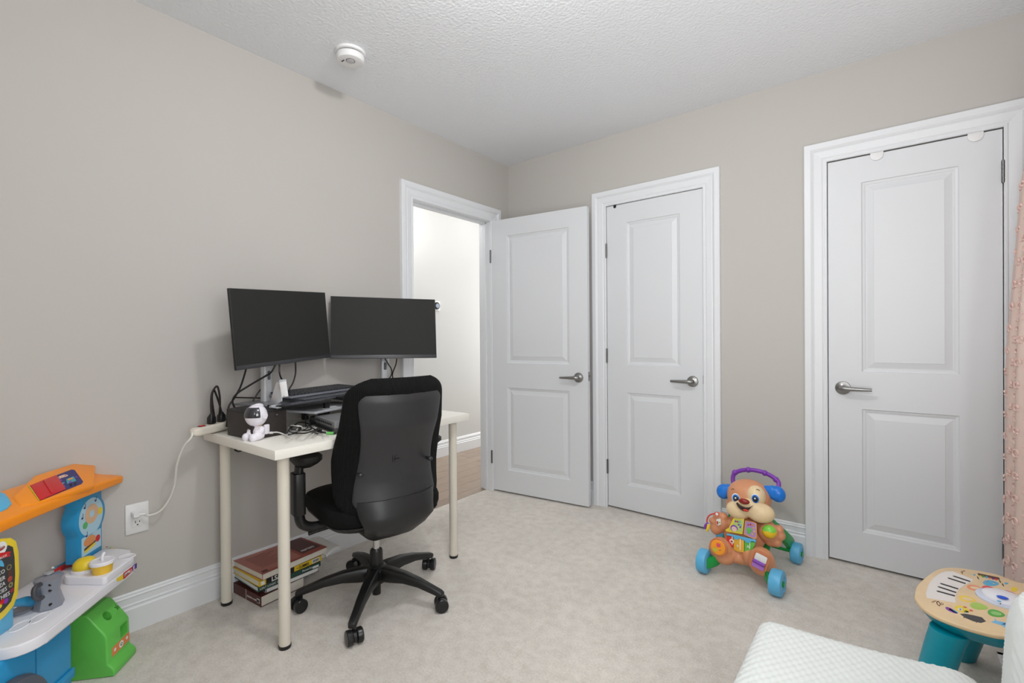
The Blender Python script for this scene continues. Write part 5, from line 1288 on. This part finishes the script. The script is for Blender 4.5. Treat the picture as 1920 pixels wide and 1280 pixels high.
tpr([cr3(*p) for p in ((985, 628), (1010, 660), (1080, 672), (1178, 690), (1178, 740), (1120, 752), (1060, 705), (950, 672), (990, 655))], mat('print_sky', (120, 190, 232), .4), 'fish_print'); leaf(1090, 690, 34, 8, -.2, mat('print_blue', (10, 90, 220), .3))
for a, b in ((380, 466), (670, 165)): leaf(a, b, 26, 7, -.3, mat('print_taupe', (165, 130, 100), .5))
leaf(425, 487, 28, 16, 1.0, M_brn, Mw2); leaf(460, 490, 16, 10, .2, M_brn, Mw2); leaf(662, 180, 14, 5, 1.2, M_brn)
leaf(1185, 345, 34, 22, 0, M_ye); leaf(785, 200, 12, 7, 0, LF['b']); leaf(1105, 285, 20, 9, 0, LF['b'])

# ============================================================ white dimpled cushions
M_cush = mat('dimpled_cover', (232, 236, 234), .8, bump=.15, bscale=900, dist=.0006)
def dim(x, y): return .0016*(math.sin(x*2*PI/.021)*math.sin(y*2*PI/.030)+math.sin((x+.0105)*2*PI/.021)*0)
sc1 = thing('floor_mattress', (2.23, -1.62, 0), 'white dimple-covered foam mattress block in front of the activity table', 'mattress')
mx0, mx1, my0, my1, mz1 = 1.995, 2.470, -2.15, -1.295, .300
def top_fn(u, v):
    x = mx0+(mx1-mx0)*u; y = my0+(my1-my0)*v
    # back edge runs slightly towards the closets on its right side
    y += .075*u*v
    ex = min(u*(mx1-mx0), (1-u)*(mx1-mx0)); ey = min(v*(my1-my0), (1-v)*(my1-my0))
    r = .045; dz = 0
    for e, rr_ in ((ex, r if u < .5 else .075), (ey, r)):
        if e < rr_: dz += rr_*.62*(1-math.sqrt(max(0, 1-(1-e/rr_)**2)))
    dz += .010*math.sin(u*3)*v
    return V((x, y, mz1-dz+dim(x, y)))
obj('dimpled_top', MB().grid(top_fn, 190, 300), M_cush, sc1, ang=80)
side = []
n_ = 24
bd_ = [(u, 0) for u in [i/n_ for i in range(n_)]]+[(1, v) for v in [i/n_ for i in range(n_)]]+[(1-u, 1) for u in [i/n_ for i in range(n_)]]+[(0, 1-v) for v in [i/n_ for i in range(n_)]]
rt_ = [top_fn(u, v) for u, v in bd_]
obj('side_band', MB().loft([[V((p.x, p.y, 0)) for p in rt_], [V((p.x, p.y, p.z+.0005)) for p in rt_]]), M_cush, sc1)
sc2 = thing('cushion', (2.66, -1.80, 0), 'white dimple-covered cushion standing upright at the right edge', 'cushion')
def cfn(u, v):
    a = 2*PI*u; ca__, sa__ = math.cos(a), math.sin(a)
    z = .650*v
    e = 1.0
    if v > .86: e = math.sqrt(max(0, 1-((v-.86)/.14)**2.2))
    cx, cy = math.copysign(abs(ca__)**.3, ca__), math.copysign(abs(sa__)**.3, sa__)
    x = 2.664+.215*cx*(.80+.20*e)+.02*max(0, z-.36)*2.5; y = -1.80+.31*cy*(.90+.10*e)
    if v > .86 and e < .999: x = 2.664+(x-2.664)*(.25+.75*e) if v > .97 else x
    k = dim(y+x, z*1.3)
    return V((x+cx*k, y+cy*k, z))
obj('cover', MB().grid(cfn, 260, 150), M_cush, sc2, ang=80)

# ============================================================ pink canopy
M_net = mat('canopy_cloth', (214, 190, 180), .85, sss=0.0)
nt = M_net.node_tree; nt.nodes['Principled BSDF'].inputs['Alpha'].default_value = 1.0
M_tuft = mat('canopy_tuft', (224, 192, 184), .95)
cnp = thing('bed_canopy', (2.93, -.35, 0), 'pink tufted fabric bed canopy hanging beside the right closet door', 'canopy')
CP0 = V((2.93, -.35))
RT = [(0.02, 0.311), (0.213, 0.305), (0.373, 0.305), (0.673, 0.303), (0.973, 0.301), (1.092, 0.297), (1.251, 0.287), (1.466, 0.273), (1.68, 0.262), (1.736, 0.253), (1.886, 0.2277), (2.05, 0.19), (2.2, 0.13), (2.34, 0.05)]
def rad(z):
    for (a, ra), (b, rb) in zip(RT, RT[1:]):
        if z <= b: return ra+(rb-ra)*(z-a)/(b-a)
    return .05
def can(az, z):
    r = rad(z)+.006*math.sin(az*26)*min(1, (2.4-z))-.006
    p = V((CP0.x+r*math.cos(az), CP0.y+r*math.sin(az), z)); p.x = min(p.x, 3.085); p.y = min(p.y, -.028); return p
obj('cloth', MB().grid(lambda u, v: can(math.radians(75+240*u), .02+2.32*v), 180, 60), M_net, cnp, thick=.002)
tf = MB(); zi = 0; random.seed(3)
z = .06
while z < 1.95:
    r = rad(z); stp = .058/max(r, .12); az = math.radians(120)+(stp/2 if zi % 2 else 0)
    while az < math.radians(300):
        p = can(az, z); nrm = V((math.cos(az), math.sin(az), 0)); tng = V((-math.sin(az), math.cos(az), 0))
        j = random.uniform(-.4, .4); L_ = .0155*random.uniform(.85, 1.15)
        pts = []
        for k in range(9):
            t = j+2*PI*.86*k/8
            pts.append(p+nrm*(.0012+.0010*math.sin(t*3))+tng*math.cos(t)*L_+UP*math.sin(t)*L_*.72)
        tf.tube(pts, [.0020+.0022*abs(math.sin(k*1.3+j)) for k in range(9)], 5)
        az += stp
    z += .040; zi += 1
obj('tufts', tf, M_tuft, cnp, kind='stuff')
obj('top_ring', MB().lathe([(.03, -.01), (.06, -.01), (.06, .01), (.03, .01)], (2.93, -.35, 2.33), UP, 24), M_wht, cnp)
obj('hanging_cord', MB().cyl((2.93, -.35, 2.33), (2.93, -.35, 2.44), .002, n=8), M_wht, cnp)
